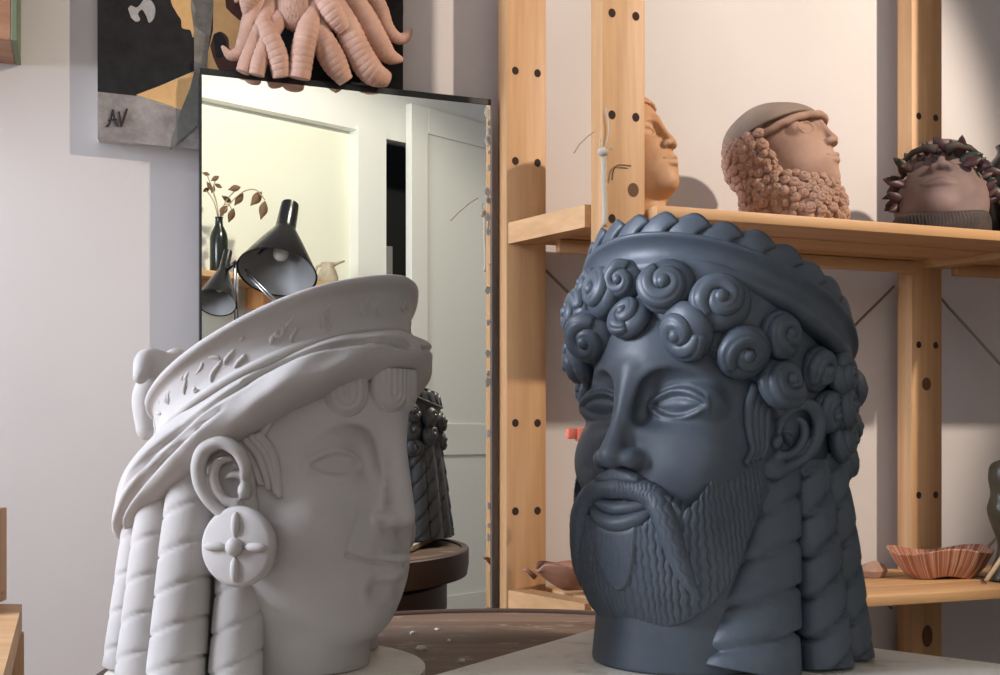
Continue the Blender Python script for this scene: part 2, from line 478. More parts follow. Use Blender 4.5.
# soul patch below the lower lip
hw = np.interp(z, [-188,-184,-178,-165,-148,-128], [0,8,14,21,25,27])
ins = np.minimum(hw-np.abs(V[:,0]), z+188)
ins = np.where(V[:,1] < -100, ins, -9)
fine = -.7*np.exp(-((np.abs(V[:,0]/3.4-np.round(V[:,0]/3.4))*3.4)/.8)**2)
D = np.where(ins > 0, 3.2*sstep(0, 2.2, ins)+fine, D)
V = V+Nn*D[:,None]
beard_bvh = BVHTree.FromPolygons([tuple(v) for v in V.tolist()], Q.tolist())
blue_part('beard', V, Q)
# --- moustache
g = Field((-100,-185,-205), (100,-80,-60), 1.2)
for s in (-1, 1):
    pt = []
    for x, zz, off in ((0,-83,-6),(22,-85,-6),(40,-93,-5),(53,-112,-4),(62,-140,-3),(69,-166,-3),(76,-190,-1)):
        hh_ = beard_bvh.ray_cast(Vector((s*x,-300,min(zz,-116))), Vector((0,1,0)))[0]
        pt.append((s*x, hh_.y-off if zz < -100 else -146+x*.12, zz))
    g.chain(pt, [13,13,13.5,13,11.5,9,3.5], 3)
V, Q = g.mesh(1); Nn = normals(V, Q)
a = np.arctan2(V[:,0], 60-(V[:,2]+150)*0+0*V[:,0])
u = np.where(np.abs(V[:,0]) < 46, V[:,0]+1.3*np.sin(V[:,2]*.55), 0)/4.2
fr = np.abs(u-np.round(u))*4.2
D = -1.2*np.exp(-(fr/.9)**2)*sstep(50, 40, np.abs(V[:,0]))
w = np.abs(V[:,0])*.85+V[:,2]*.30+1.2*np.sin(V[:,2]*.42)
u2 = w/5.0; fr2 = np.abs(u2-np.round(u2))*5
D += -.6*np.exp(-(fr2/.95)**2)*sstep(44, 54, np.abs(V[:,0]))
V = V+Nn*D[:,None]
blue_part('moustache', V, Q)
# --- lips
g = Field((-60,-180,-140), (60,-110,-80), 1.2)
g.chain([(-45,-136,-96),(-25,-147,-101),(0,-152,-104),(25,-147,-101),(45,-136,-96)], [2,6,7,6,2], 0)
V, Q = g.mesh(1); blue_part('upper_lip', V, Q)
g = Field((-60,-180,-140), (60,-110,-80), 1.2)
g.chain([(-46,-137,-98),(-26,-149,-113),(0,-153,-119),(26,-149,-113),(46,-137,-98)], [2,7.5,9,7.5,2], 0)
V, Q = g.mesh(1); blue_part('lower_lip', V, Q)
# --- hair mass under curls, band and locks
g = Field((-170,-130,BASEZ-8), (170,230,190), 3)
g.ell((0,14,60), (125,138,170), 0, p=2.6); g.cap((0,40,20), (0,45,BASEZ+15), 112, 128, 20)
g.cut(lambda X, Y, Z: -(Y-np.interp(Z, [-300,-60,20,60,120], [5,5,-52,-112,-125]))+0*X, 8)
g.cut(lambda X, Y, Z: -(Z-BASEZ)+0*X+0*Y, 1)
g.cut(lambda X, Y, Z: (Z-(101-.48*Y))*.9+0*X, 6)
V, Q = g.mesh(2)
hair_bvh = BVHTree.FromPolygons([tuple(v) for v in V.tolist()], Q.tolist())
blue_part('hair', V, Q)
# --- ears
g = ear_field(res=1.4); Ve, Qe = g.mesh(2)
for s in (-1, 1):
    W = Ve.copy()
    A = Matrix.Rotation(math.radians(24), 3, 'Y')          # lean back
    W = W @ np.array(A).T
    # X back -> +Y, outside (-Y) -> +X*s
    o = np.stack([s*(-W[:,1]), W[:,0], W[:,2]], 1)
    th = s*math.radians(-22); c_, s2 = math.cos(th), math.sin(th)
    o = np.stack([o[:,0]*c_-o[:,1]*s2, o[:,0]*s2+o[:,1]*c_, o[:,2]], 1)
    o += np.array([s*108, -12, -34])
    blue_part('ear', o, Qe if s < 0 else Qe[:,::-1])
# --- headband: a ring tilted back, with a ledge
def ring(phi, r, w, zz, yc=54., s=.55):       # phi from the front, r plan radius, w = height on the band
    return (r*math.sin(phi), yc-r*math.cos(phi), zz-s*(yc-r*math.cos(phi)))
def band_mesh(prof, zz, yc, s, n=160, wob=None, M=1.0):
    V = []; Fs = []; k = len(prof)
    for j in range(n):
        ph = 2*math.pi*j/n
        for i, (dr, dz) in enumerate(prof):
            q = wob(ph, i) if wob else (0, 0)
            p = ring(ph, dr+q[0], 0, zz, yc, s); V.append((p[0]*MM, p[1]*MM, (p[2]+dz+q[1])*MM))
    for j in range(n):
        for i in range(k):
            Fs.append((j*k+i, ((j+1) % n)*k+i, ((j+1) % n)*k+(i+1) % k, j*k+(i+1) % k))
    mb = MB(); mb.add(V, Fs); return mb
ZR, YC, SL = 115., 26., .48
prof = [(124,-38),(139,-38),(144.5,-36),(147,-31),(146.5,-26),(143.5,-20),(143,-12),(145,-5),(149,-2.5),(151,0),(150.5,3),(147,4),(124,3)]
hb = blue_mb('headband', band_mesh(prof, ZR, YC, SL))
# --- leaves of the crown, each a ridged blade leaning on the next
def leaf_mesh(ph, big):
    mb = MB(); nu, nv = 13, 10; V = []; Fs = []; w = .178
    for side in (0, 1):
        for i in range(nu):
            u = i/(nu-1)*2-1
            for j in range(nv):
                v = j/(nv-1)
                top = (1-abs(u)**2.2*.42)*27*big
                pp = ph+u*w*(1-.30*v**3)+v*v*.16
                r = 144.5+5.0*u+2.0*(1-u*u)-4*v*v-(6 if side else 0)
                p = ring(pp, r, 0, ZR, YC, SL)
                V.append((p[0]*MM, p[1]*MM, (p[2]+1+v*top)*MM))
    o = nu*nv
    for i in range(nu-1):
        for j in range(nv-1):
            a = i*nv+j; Fs.append((a, a+nv, a+nv+1, a+1)); b = o+a; Fs.append((b, b+1, b+nv+1, b+nv))
    bd = [i*nv for i in range(nu)]+[(nu-1)*nv+j for j in range(1, nv)]+[i*nv+nv-1 for i in range(nu-2, -1, -1)]+[j for j in range(nv-2, 0, -1)]
    for a, b in zip(bd, bd[1:]+bd[:1]): Fs.append((a, o+a, o+b, b))
    mb.add(V, Fs); return mb
for k in range(28):
    ph = 2*math.pi*k/28+.05
    blue_mb('crown_leaf', leaf_mesh(ph, 1.0+.05*math.sin(k*2.3)))
# --- curls, set on the hair by ray from where the photo shows them and mirrored to the far side
M_b = Matrix.Translation((blue.location.x, blue.location.y, blue.location.z+ZB)) @ Matrix.Rotation(YAW_B, 4, 'Z')
def hit(bvhs, px, py):
    o = M_b.inverted() @ Vector((0,0,H)); t = M_b.inverted() @ P(px, py, 1.27); d = (t-o).normalized(); best = None
    for b in bvhs:
        h = b.ray_cast(o*1000, d)
        if h[0] is not None and (best is None or h[3] < best[3]): best = h
    return best
curls = [(625,284,20,1),(668,290,25,1),(720,306,26,-1),(633,322,21,-1),(690,331,26,-1),(742,353,24,-1),(778,338,22,-1),
         (778,386,24,-1),(814,371,21,-1),(822,414,21,1),(594,326,17,1),(592,290,17,1),(580,346,13,1)]
def put_curl(p, n, R, hd, roll):
    M = orient(p*MM, n, (0,0,1), roll)
    mb = curl_mesh(R*MM, handed=hd); mb.v = [tuple(M @ Vector(v)) for v in mb.v]
    blue_mb('hair_curl', mb)
placed = []
for px, py, R, hd in curls:
    h = hit([hair_bvh, face_bvh], px, py)
    if h is None: print('miss curl', px, py); continue
    n = h[1]; n = (Vector((n.x, n.y, n.z*.5)).normalized()+Vector((.30*math.sin(px*1.3), 0, .34*math.cos(px*.9+py)))).normalized()
    p = h[0]+n*(R*.22)
    placed.append((p, n, R*1.24, hd))
extra = []
for ang, zz, R in ((100,34,25),(104,0,26),(108,-36,25),(128,20,27),(129,-22,27),(131,-60,25),(152,8,27),(153,-34,26),(178,-2,27),(178,-44,26)):
    for sg in ((1,-1) if ang < 170 else (1,)):
        a = math.radians(ang); d = Vector((math.sin(a)*sg, -math.cos(a), 0))
        h = hair_bvh.ray_cast(Vector((0,30,zz))+d*300, -d)
        if h[0] is not None: extra.append((h[0]+d*12, Vector((d.x, d.y, .15)).normalized(), R, sg*(1 if zz < 0 else -1)))
for k, (p, n, R, hd) in enumerate(placed):
    put_curl(p, n, R, hd, 1.2*math.sin(k*2.1)+(.6 if hd > 0 else 2.4))
    if p.x > 30: put_curl(Vector((-p.x, p.y, p.z)), Vector((-n.x, n.y, n.z)), R, -hd, 1.1*math.sin(k*1.7))
for k, (p, n, R, hd) in enumerate(extra): put_curl(p, n, R, hd, k*1.3)
# --- wavy strands before the ears
for k in range(4):
    line = spline([(754+k*6.5,388+k*3),(747+k*6,412),(748+k*5.5,436),(751+k*4,452),(744+k*4.5,466-k*2)], 5); pts = []
    for q in line:
        h = hit([face_bvh, hair_bvh], q[0], q[1])
        if h: pts.append(h[0]+h[1]*2.0)
    for sg in (1, -1):
        mb = MB(); mb.tube([Vector((p.x*sg, p.y, p.z))*MM for p in pts], lambda t: (.0062*(1-.45*t), .0062*(1-.45*t)), 10)
        blue_mb('sideburn_strand', mb)
# --- rolled hair locks down to the base
for sg in (1, -1):
    for a, rt, rb, zt in ((42,.026,.056,-62),(80,.026,.033,-58),(106,.023,.028,-50),(132,.022,.025,-50),(150,.022,.025,-50),(168,.022,.025,-50)):
        al = math.radians(a); tp = 110 if a > 60 else 108; bt = 139
        if a < 60 and sg < 0: rb, bt, a = .036, 118, 58; al = math.radians(a)
        d = Vector((math.sin(al)*sg, -math.cos(al), 0))
        a2 = math.radians(a+(20 if a < 60 else 2)); d2 = Vector((math.sin(a2)*sg, -math.cos(a2), 0))
        top = Vector((0,45,zt))+d2*tp; bot = Vector((0,45,BASEZ+1))+d*bt
        mid1 = top.lerp(bot, .33)+d*2; mid2 = top.lerp(bot, .66)+d*1
        fl = 1.0 if a > 60 else 1.25
        mb = braid_mesh([top, mid1, mid2, bot], lambda t: ((rt+(rb-rt)*t)*1000, (rt+(rb-rt)*t)*1000/fl*.85), 41 if a > 60 else 46, -19*sg, .22 if a > 60 else .13, out=d, groove=.062, bulge=.06 if a > 60 else .035)
        blue_mb('hair_lock', mb)
# ================================================================ the white head with diadem
YAW_W = math.radians(62); DW = 1.22
def m_white(nt, b):
    v = coords(nt)
    n = N(nt, 'ShaderNodeTexNoise'); n.inputs['Scale'].default_value = 10; n.inputs['Detail'].default_value = 6
    nt.links.new(v, n.inputs['Vector'])
    nt.links.new(ramp(nt, n.outputs[0], [(.3, (.42,.395,.375)), (.7, (.50,.475,.455))]), b.inputs['Base Color'])
    n2 = N(nt, 'ShaderNodeTexNoise'); n2.inputs['Scale'].default_value = 45; n2.inputs['Detail'].default_value = 5
    nt.links.new(v, n2.inputs['Vector'])
    bump(nt, b, n2.outputs[0], .10, .004)
WHITE = mat('pale grey white clay', (.6,.57,.55), .75, 0, m_white, .3)
CW = dict(cy=-14, rx=110, ry=108, eye=(51,-99,0), hw=29, hh=10, shallow=13, nk=22,
          nose=[(-138,52,17),(-144,30,16),(-148,5,14),(-153,-26,13),(-157,-52,13)], ala=(15,-132,-56,10))
white = empty('diadem_head_sculpture', (0,0,0), YAW_W, 'large white clay bust with diadem, draped scarf and round earring', 'sculpture')
_p = P(288, 468, DW); white.location = (_p.x, _p.y, H-.25); ZW = _p.z-white.location.z; ZWm = ZW*1000; BW = -ZWm
def white_part(name, V, Q): V = V.copy(); V[:,2] += ZWm; return clay_obj(name, V, Q, WHITE, white)
def white_mb(name, mb, parent=None):
    mb.v = [(x, y, max(z+ZW, 0)) for x, y, z in mb.v]; return mb.build(name, WHITE, parent or white)
g = head_field(CW, (-145,-190,BW-8), (145,130,160), 1.9)
g.ell((0,-78,-112), (56,54,58), 25); g.ell((0,-70,58), (60,70,62), 25)
g.ell((0,-80,-152), (42,38,32), 22)                                  # chin
g.ell((0,-30,-95), (96,100,92), 25)                                  # jaw
for s in (-1, 1): g.ell((s*56,-64,-66), (44,42,46), 25)
g.cut(lambda X, Y, Z: (Z-(66-.52*Y))*.88+0*X, 6)
sockets(g, CW); add_nose(g, CW); nostrils(g, CW)
g.cut(lambda X, Y, Z: -(Z+188)+0*X+0*Y, 10)
# mouth: closed, corners lifted
g.chain([(-38,-110,-92),(-19,-131,-97),(0,-140,-96),(19,-131,-97),(38,-110,-92)], [2,6,7.5,6,2], 5)
g.chain([(-36,-108,-98),(-17,-128,-111),(0,-136,-112),(17,-128,-111),(36,-108,-98)], [2,7,8.5,7,2], 5)
g.chain([(-24,-130,-126),(0,-143,-128),(24,-130,-126)], [5,8,5], 14, 's'); g.chain([(-7,-146,-80),(7,-146,-80)], [7,7], 8, 's')
g.fn(lambda X, Y, Z: (np.sqrt((X/78)**2+((Y+2)/88)**2)-1)*82+0*Z, (-95,-105,BW-4), (95,105,-110), 14)
g.cut(lambda X, Y, Z: -(Z-BW)+0*X+0*Y, 1)
V, Q = g.mesh(2); Nn = normals(V, Q)
V = eye_detail(V, Nn, 51, -1, 29, 10, .0, depth=2.4, lid=1.6)
_bv = BVHTree.FromPolygons([tuple(v) for v in V.tolist()], Q.tolist())
M_w = Matrix.Translation((white.location.x, white.location.y, white.location.z+ZW)) @ Matrix.Rotation(YAW_W, 4, 'Z')
def hitw(bvhs, px, py):
    o = M_w.inverted() @ Vector((0,0,H)); t = M_w.inverted() @ P(px, py, 1.2); d = (t-o).normalized(); best = None
    for b in bvhs:
        h = b.ray_cast(o*1000, d)
        if h[0] is not None and (best is None or h[3] < best[3]): best = h
    return best
def wline(pts): return [h[0] for h in (hitw([_bv], *q) for q in spline(pts, 5)) if h]
mouth = [p for p in wline([(347,562),(360,566),(376,569),(392,571),(400,572)]) if p.x < 0]+[Vector((0,-200,0))]
mouth[-1] = Vector((0, mouth[-2].y-3, mouth[-2].z-1)) 
V = engrave(V, Nn, [mouth], 2.1, 4.6); V = engrave(V, Nn, [wline([(360,519),(356,532),(350,548),(347,558)])], 3.2, .7)
wface_bvh = BVHTree.FromPolygons([tuple(v) for v in V.tolist()], Q.tolist())
white_part('face', V, Q)
# hair mass
g = Field((-170,-150,BW-8), (170,230,190), 3)
g.ell((0,14,40), (124,130,150)); g.cap((0,46,20), (0,50,BW+15), 112, 124, 20)
g.cut(lambda X, Y, Z: -(Y-np.interp(Z, [-300,-60,20,50,90,120], [20,20,10,-70,-120,-130]))+0*X, 10)
g.cut(lambda X, Y, Z: -(Z-BW)+0*X+0*Y, 1)
ZD, YD, SD = 111., 4., .52
g.cut(lambda X, Y, Z: (Z-(ZD-42-SD*Y))*.9+0*X, 6)
V, Q = g.mesh(2); whair_bvh = BVHTree.FromPolygons([tuple(v) for v in V.tolist()], Q.tolist())
white_part('hair', V, Q)
# diadem: open bowl-shaped band, rolled rim above and a roll below, incised signs between
prof = [(118,-51),(130,-51),(135,-49),(136.5,-45),(134,-41),(131.5,-38),(131.5,-26),(133,-12),(135,-6),(138,-4),(141,-1),(141.5,3),(139,6),(132,6),(127,2),(123,-10),(118,-35)]
def wob(ph, i): return (1.2*math.sin(3*ph+i*.1)+.8*math.sin(7*ph), 1.5*math.sin(2*ph+1)+1.0*math.sin(5*ph+.4))
dia = white_mb('diadem', band_mesh(prof, ZD, YD, SD, 180, wob))
dz = Vector((0,0,ZW))
# incised floral signs: small raised strokes on the band
rnd = random.Random(3)
for k in range(13):
    ph0 = -2.4+k*.37
    mb = MB()
    for st in range(5):
        a0 = ph0+rnd.uniform(-.10,.10); z0 = rnd.uniform(-34,-13); a1 = a0+rnd.uniform(-.09,.11); z1 = min(-10, max(-37, z0+rnd.choice((-1,1))*rnd.uniform(8,18)))
        pts = []
        for i in range(7):
            t = i/6; pp = a0+(a1-a0)*t+.02*math.sin(t*5+st); zz = z0+(z1-z0)*t
            pts.append(Vector(ring(pp, 131.5+wob(pp, 6)[0], 0, ZD+zz+wob(pp, 6)[1], YD, SD))*MM)
        mb.tube(pts, lambda t: .0024*math.sin(math.pi*min(max(t,.06),.94))**.5, 8)
    o = white_mb('relief_sign', mb, dia)
# scarf: a cloth roll under the diadem, wide at the side and back
def scarf_mesh(n=340, k=84):
    V = []; Fs = []
    for j in range(n):
        ph = 2*math.pi*j/n; a = abs((ph+math.pi) % (2*math.pi)-math.pi)        # 0 front .. pi back
        up = -45
        lo = up-interp(a, [0,.5,.8,1.1,1.5,2.0,2.6,3.15], [52,50,52,60,66,72,80,82])
        thick = interp(a, [0,.5,1.0,1.6,2.4,3.15], [54,48,34,34,60,62])
        for i in range(k):
            q = 2*math.pi*i/k; c_, s_ = math.cos(q), math.sin(q)
            zc = (up+lo)/2+(up-lo)/2*np.sign(s_)*abs(s_)**.8
            v = (zc-lo)/(up-lo)
            r = 117+thick*max(-.5, np.sign(c_)*abs(c_)**.75)*(.75+.35*(1-v))
            if c_ > 0:                                                          # creases of the cloth
                r += 2.6*math.sin(ph*5+v*5.5+1.2*math.sin(ph*2))*c_ + 1.6*math.sin(ph*11-v*7+2)*c_
                r -= 7.0*math.exp(-((v-.48-.32*math.sin((a-.25)*2.2))/.045)**2)*c_*(a < 1.15)*(a > .05)
                r -= 8.0*math.exp(-((v-.30+.35*(a-1.9))/.045)**2)*c_*sstep(1.2,1.4,a)*sstep(2.6,2.4,a)+6.5*math.exp(-((v-.62+.28*(a-1.5))/.05)**2)*c_*sstep(1.0,1.2,a)*sstep(2.2,2.0,a)+6*math.exp(-((v-.18+.5*(a-2.3))/.05)**2)*c_*sstep(1.8,2.,a)
            p = ring(ph, r, 0, ZD, YD+4, SD); V.append((p[0]*MM, p[1]*MM, (p[2]+zc)*MM))
    for j in range(n):
        for i in range(k): Fs.append((j*k+i, ((j+1) % n)*k+i, ((j+1) % n)*k+(i+1) % k, j*k+(i+1) % k))
    mb = MB(); mb.add(V, Fs); return mb
white_mb('scarf', scarf_mesh())
# knot of the scarf standing up behind the diadem
g = Field((-110,100,10), (60,190,150), 2.2)
g.chain([(-70,136,86),(-50,146,106),(-24,140,104),(0,148,108),(24,144,88)], [8,12,11,13,9], 0)
g.ell((-26,142,84), (24,16,24), 8); g.chain([(-30,150,96),(-44,152,66),(-48,148,30)], [13,16,12], 8); g.chain([(-20,150,96),(0,152,66),(10,148,30)], [13,15,12], 8)
V, Q = g.mesh(2); V[:,1] += 6; V[:,2] += 4; white_part('scarf_knot', V, Q)
# ears
g = ear_field(res=1.4); Ve, Qe = g.mesh(2)
ear_o = {}
for s in (-1, 1):
    W = Ve*1.0
    A = Matrix.Rotation(math.radians(6), 3, 'Y'); W = W @ np.array(A).T
    o = np.stack([s*(-W[:,1]), W[:,0], W[:,2]], 1)
    th = s*math.radians(-20); c_, s2 = math.cos(th), math.sin(th)
    o = np.stack([o[:,0]*c_-o[:,1]*s2, o[:,0]*s2+o[:,1]*c_, o[:,2]], 1)+np.array([s*121, -30, -18])
    white_part('ear', o, Qe if s < 0 else Qe[:,::-1])
# earrings: discs with a cross of petals and a boss
for s in (-1, 1):
    M = orient(Vector((s*128, -44, -77))*MM, (s, -.22, .04), (0,0,1))
    mb = MB(); mb.lathe([(0,-.014),(.030,-.014),(.037,-.006),(.0385,.001),(.037,.005),(.033,.0075),(0,.0085)], 56, M); e = white_mb('earring', mb)
    mb = MB(); mb.ball((0,0,.010), (.0088,.0088,.0075), M, seg=20, rings=12); white_mb('boss', mb, e)
    for k in range(4):
        a = k*math.pi/2; d = Vector((math.cos(a), math.sin(a), 0)); mb = MB()
        mb.tube([M @ (d*r+Vector((0,0,.0085))) for r in (.009,.014,.019,.024,.029,.033)], lambda t: (.0045*(1-abs(t*2-1)**3*.8), .0042*(1-abs(t*2-1)**3*.8)), 12, up=M.to_3x3() @ Vector((0,0,1)))
        white_mb('petal', mb, e)
# scalloped forehead curls: tongues of nested U-shaped strands
def tongue(R, L):
    VV = []; FF = []; ol = []
    for i in range(9): ol.append(((-1,0),(0,L*(1-i/9.))))
    for i in range(25):
        a = math.pi+math.pi*i/24; ol.append(((math.cos(a),math.sin(a)),(0,0)))
    for i in range(1, 10): ol.append(((1,0),(0,L*i/9.)))
    nv = 30; n = len(ol)
    for (dx, dy), (cx, cy) in ol:
        for j in range(nv):
            t = j/(nv-1); h = 12*math.sqrt(max(0, 1-t*t))+1.9*abs(math.cos(t*math.pi*3.0))*(1-t**5)
            VV.append(((cx+dx*R*t)*MM, (cy+dy*R*t*1.05)*MM, (h-2.5)*MM))
    for i in range(n-1):
        for j in range(nv-1): FF.append((i*nv+j, (i+1)*nv+j, (i+1)*nv+j+1, i*nv+j+1))
    return VV, FF
for sg in (1, -1):
    for x, z, R in ((14,70,21),(50,68,22),(78,70,16)):
        h = wface_bvh.ray_cast(Vector((sg*x,-400,z)), Vector((0,1,0)))
        if h[0] is None: continue
        n = Vector((h[1].x, h[1].y, 0)).normalized(); M = orient(h[0]*MM, n, (0,0,1)); mb = MB(); mb.add(*tongue(R, 24), M=M); white_mb('forehead_curl', mb)
# combed strands at the temples
paths = [[(268,412),(258,428),(250,446)], None]
strands = [[(276,404),(262,424),(250,442),(243,452)], [(285,402),(274,420),(264,438),(258,446)],
           [(238,446),(250,462),(258,480),(262,492)], [(245,444),(259,462),(266,480),(270,498)], [(252,442),(266,460),(273,480),(277,503)],
           [(231,449),(243,464),(250,478),(255,486)], [(258,442),(272,460),(277,480),(280,506)]]
for ln in strands:
    pts = []
    for q in spline(ln, 6):
        h = hitw([wface_bvh, whair_bvh], q[0], q[1])
        if h: pts.append(h[0]+h[1]*1.5)
    for sg in (1, -1):
        mb = MB(); mb.tube([Vector((p.x*sg, p.y, p.z))*MM for p in pts], lambda t: (.0078*(1-.5*t), .0062*(1-.5*t)), 12)
        white_mb('temple_strand', mb)
# long locks with slanted cuts
for sg in (-1, 1):
    for a, rt, rb, zt in ((57,.023,.027,-80),(83,.026,.030,-8),(106,.023,.026,-6),(128,.021,.024,-10),(150,.021,.023,-15),(171,.020,.022,-20)):
        al = math.radians(a); d = Vector((math.sin(al)*sg, -math.cos(al), 0))
        top = Vector((0,44,zt))+d*(108 if a > 70 else 104); bot = Vector((0,50,BW+1))+d*(132 if a > 70 else 122)
        path = [top, top.lerp(bot, .33)+d*2, top.lerp(bot, .66)+d*1, bot]
        mb = braid_mesh(path, lambda t: ((rt+(rb-rt)*t)*1000, (rt+(rb-rt)*t)*900), 38, 13*sg, .10, out=d, groove=.034, bulge=.016)
        white_mb('hair_lock', mb)
# ================================================================ the room
A_W = math.radians(20); U = Vector((math.cos(A_W), math.sin(A_W), 0)); NW = Vector((math.sin(A_W), -math.cos(A_W), 0))
WO = NW*-1.925
def W(t, d, z): return WO+U*t+NW*d+Vector((0,0,z))             # along the back wall, out of the wall, height
RW = Matrix.Translation(WO) @ Matrix.Rotation(A_W, 4, 'Z')      # local x along the wall, local y into it
A_M = math.radians(20.7); UM = Vector((math.cos(A_M), math.sin(A_M), 0)); NM = Vector((math.sin(A_M), -math.cos(A_M), 0))
def meet(px, nn, k): Y = k/(nn.x*(px-500)/F+nn.y); return Vector(((px-500)/F*Y, Y, 0))
MRR = meet(491.3, NW, -1.925+.052); KM = NM.dot(MRR); MRL = meet(200.7, NM, KM)   # right and left foot of the mirror's face
def RV(px, py, Yv):                                             # real point seen at a pixel of the mirror, at depth Yv of the mirrored room
    p = P(px, py, Yv); return p+NM*(2*(KM-(p.x*NM.x+p.y*NM.y)))
def plaster(name, c1, c2, sc=3):
    def bd(nt, b):
        v = coords(nt); n = N(nt, 'ShaderNodeTexNoise'); n.inputs['Scale'].default_value = sc; n.inputs['Detail'].default_value = 4
        nt.links.new(v, n.inputs['Vector']); nt.links.new(ramp(nt, n.outputs[0], [(.3, c1), (.7, c2)]), b.inputs['Base Color'])
        n2 = N(nt, 'ShaderNodeTexNoise'); n2.inputs['Scale'].default_value = 35; n2.inputs['Detail'].default_value = 5
        nt.links.new(v, n2.inputs['Vector']); bump(nt, b, n2.outputs[0], .06, .004)
    return mat(name, c1, .85, 0, bd, .25)
WALL = plaster('white wall paint', (.63,.60,.59), (.67,.64,.63))
CREAM = plaster('cream wall paint', (.74,.74,.62), (.77,.77,.66))
CEIL = plaster('ceiling paint', (.50,.48,.46), (.54,.52,.50))
GREYW = plaster('grey wall paint', (.30,.28,.26), (.34,.32,.30))
GLOSS = mat('white gloss paint', (.78,.78,.74), .35)
FLOOR = wood('floor boards', (.12,.075,.045), (.20,.13,.08), 'X', .5)
def slab(name, pts, h0, h1, th, m, kind='structure', holes=None):
    """an upright wall between two floor points, thickness to the left of a->b"""
    a, b = Vector(pts[0]), Vector(pts[1]); d = (b-a).normalized(); nn = Vector((-d.y, d.x, 0)); L = (b-a).length; mb = MB()
    def piece(t0, t1, z0, z1):
        V = [a+d*t+nn*o+Vector((0,0,z)) for z in (z0, z1) for t, o in ((t0,0),(t1,0),(t1,th),(t0,th))]
        mb.add(V, [(0,1,2,3),(4,5,6,7),(0,1,5,4),(1,2,6,5),(2,3,7,6),(3,0,4,7)])
    if holes:
        t0, t1, z0, z1 = holes
        piece(0, t0, h0, h1); piece(t1, L, h0, h1); piece(t0, t1, h0, z0); piece(t0, t1, z1, h1)
    else: piece(0, L, h0, h1)
    return tag(mb.build(name, m, None, False), kind='structure')
CH = 2.7; XL, XR, YF = -2.10, 2.45, -.80
def wall_at(x): t = (x-WO.x)/U.x; return WO+U*t
pl, pr = wall_at(XL), wall_at(XR)
slab('wall_back', [pl-U*.2, pr+U*.2], 0, CH, .12, WALL)
slab('wall_left', [(XL,YF-.1,0), (XL,pl.y,0)], 0, CH, .12, GREYW, holes=(1.26,2.10,.95,2.35))
slab('wall_right', [(XR,pr.y,0), (XR,YF-.1,0)], 0, CH, .12, GREYW)
mb = MB(); mb.box(((XL+XR)/2, 1.0, -.05), (4.9, 4.4, .1)); tag(mb.build('floor', FLOOR, None, False), kind='structure')
mb = MB(); mb.box(((XL+XR)/2, 1.0, CH+.05), (4.9, 4.4, .1)); tag(mb.build('ceiling', CEIL, None, False), kind='structure')
mb = MB()
for c, d in (((XL-.06,.78,1.65),(.06,.05,1.4)),((XL-.06,.78,1.65),(.06,.8,.05)),((XL-.06,.39,1.65),(.08,.06,1.4)),((XL-.06,1.17,1.65),(.08,.06,1.4)),((XL-.06,.78,.98),(.08,.8,.06)),((XL-.06,.78,2.32),(.08,.8,.06))):
    mb.box(c, d)
tag(mb.build('window_1', GLOSS, None, False), kind='structure')
# ---------------------------------------------------------------- front wall, seen only in the mirror: white frame, glazed-looking cream panel, dark opening, open door
def yv(px, y):                      # mirrored depth at which column px meets the plane y in the real room
    f = lambda Y: RV(px, HZ, Y).y
    a, b = f(2.0), f(4.0); return 2.0+(y-a)/(b-a)*2.0
def fx(px): return RV(px, HZ, yv(px, YF)).x
def fz(px, py): return RV(px, py, yv(px, YF)).z
x0, x1, x2, x3, x4 = fx(150), fx(358), fx(385), fx(402), fx(560)
zt = fz(280, 112)
print('front wall xs', x0, x1, x2, x3, x4, 'top', zt)
mb = MB()
def fbox(xa, xb, ya, yb, za, zb, mb): mb.box(((xa+xb)/2, (ya+yb)/2, (za+zb)/2), (abs(xb-xa), abs(yb-ya), zb-za))
fbox(XL-.1, XR+.1, YF-.14, YF-.02, zt, CH, mb); fbox(XL-.1, min(x0,x1), YF-.14, YF-.02, 0, zt, mb)
tag(mb.build('wall_front', WALL, None, False), kind='structure')
mb = MB(); fbox(x0, x1+.03, YF-.12, YF-.06, 0, zt+.02, mb); tag(mb.build('wall_panel', CREAM, None, False), kind='structure')
mb = MB()
fbox(x0, x1, YF-.05, YF, zt-.005, zt+.42, mb); fbox(x1, x4+.9, YF-.05, YF, zt-.02, zt+.42, mb); tag(mb.build('trim_1', GLOSS, None, False), kind='structure')
mb = MB(); fbox(x1-.005, x2, YF-.06, YF+.01, 0, zt+.01, mb); tag(mb.build('trim_2', GLOSS, None, False), kind='structure')
DARK = mat('recess shade black', (.02,.02,.02), .8)  # near-black colour puts the shade of the opening into its walls
mb = MB(); fbox(x2-.03, x2-.005, YF-.50, YF-.06, 0, CH, mb); tag(mb.build('wall_recess_left', DARK, None, False), kind='structure'); mb = MB(); fbox(x4+.6, x4+.62, YF-.55, YF-.14, 0, CH, mb); tag(mb.build('wall_recess_right', DARK, None, False), kind='structure'); mb = MB(); fbox(x2-.02, x4+.6, YF-.55, YF-.50, 0, CH, mb); tag(mb.build('wall_recess_back', DARK, None, False), kind='structure'); mb = MB(); fbox(x4+.6, XR, YF-.14, YF-.02, 0, zt, mb); tag(mb.build('wall_beside_recess', DARK, None, False), kind='structure')
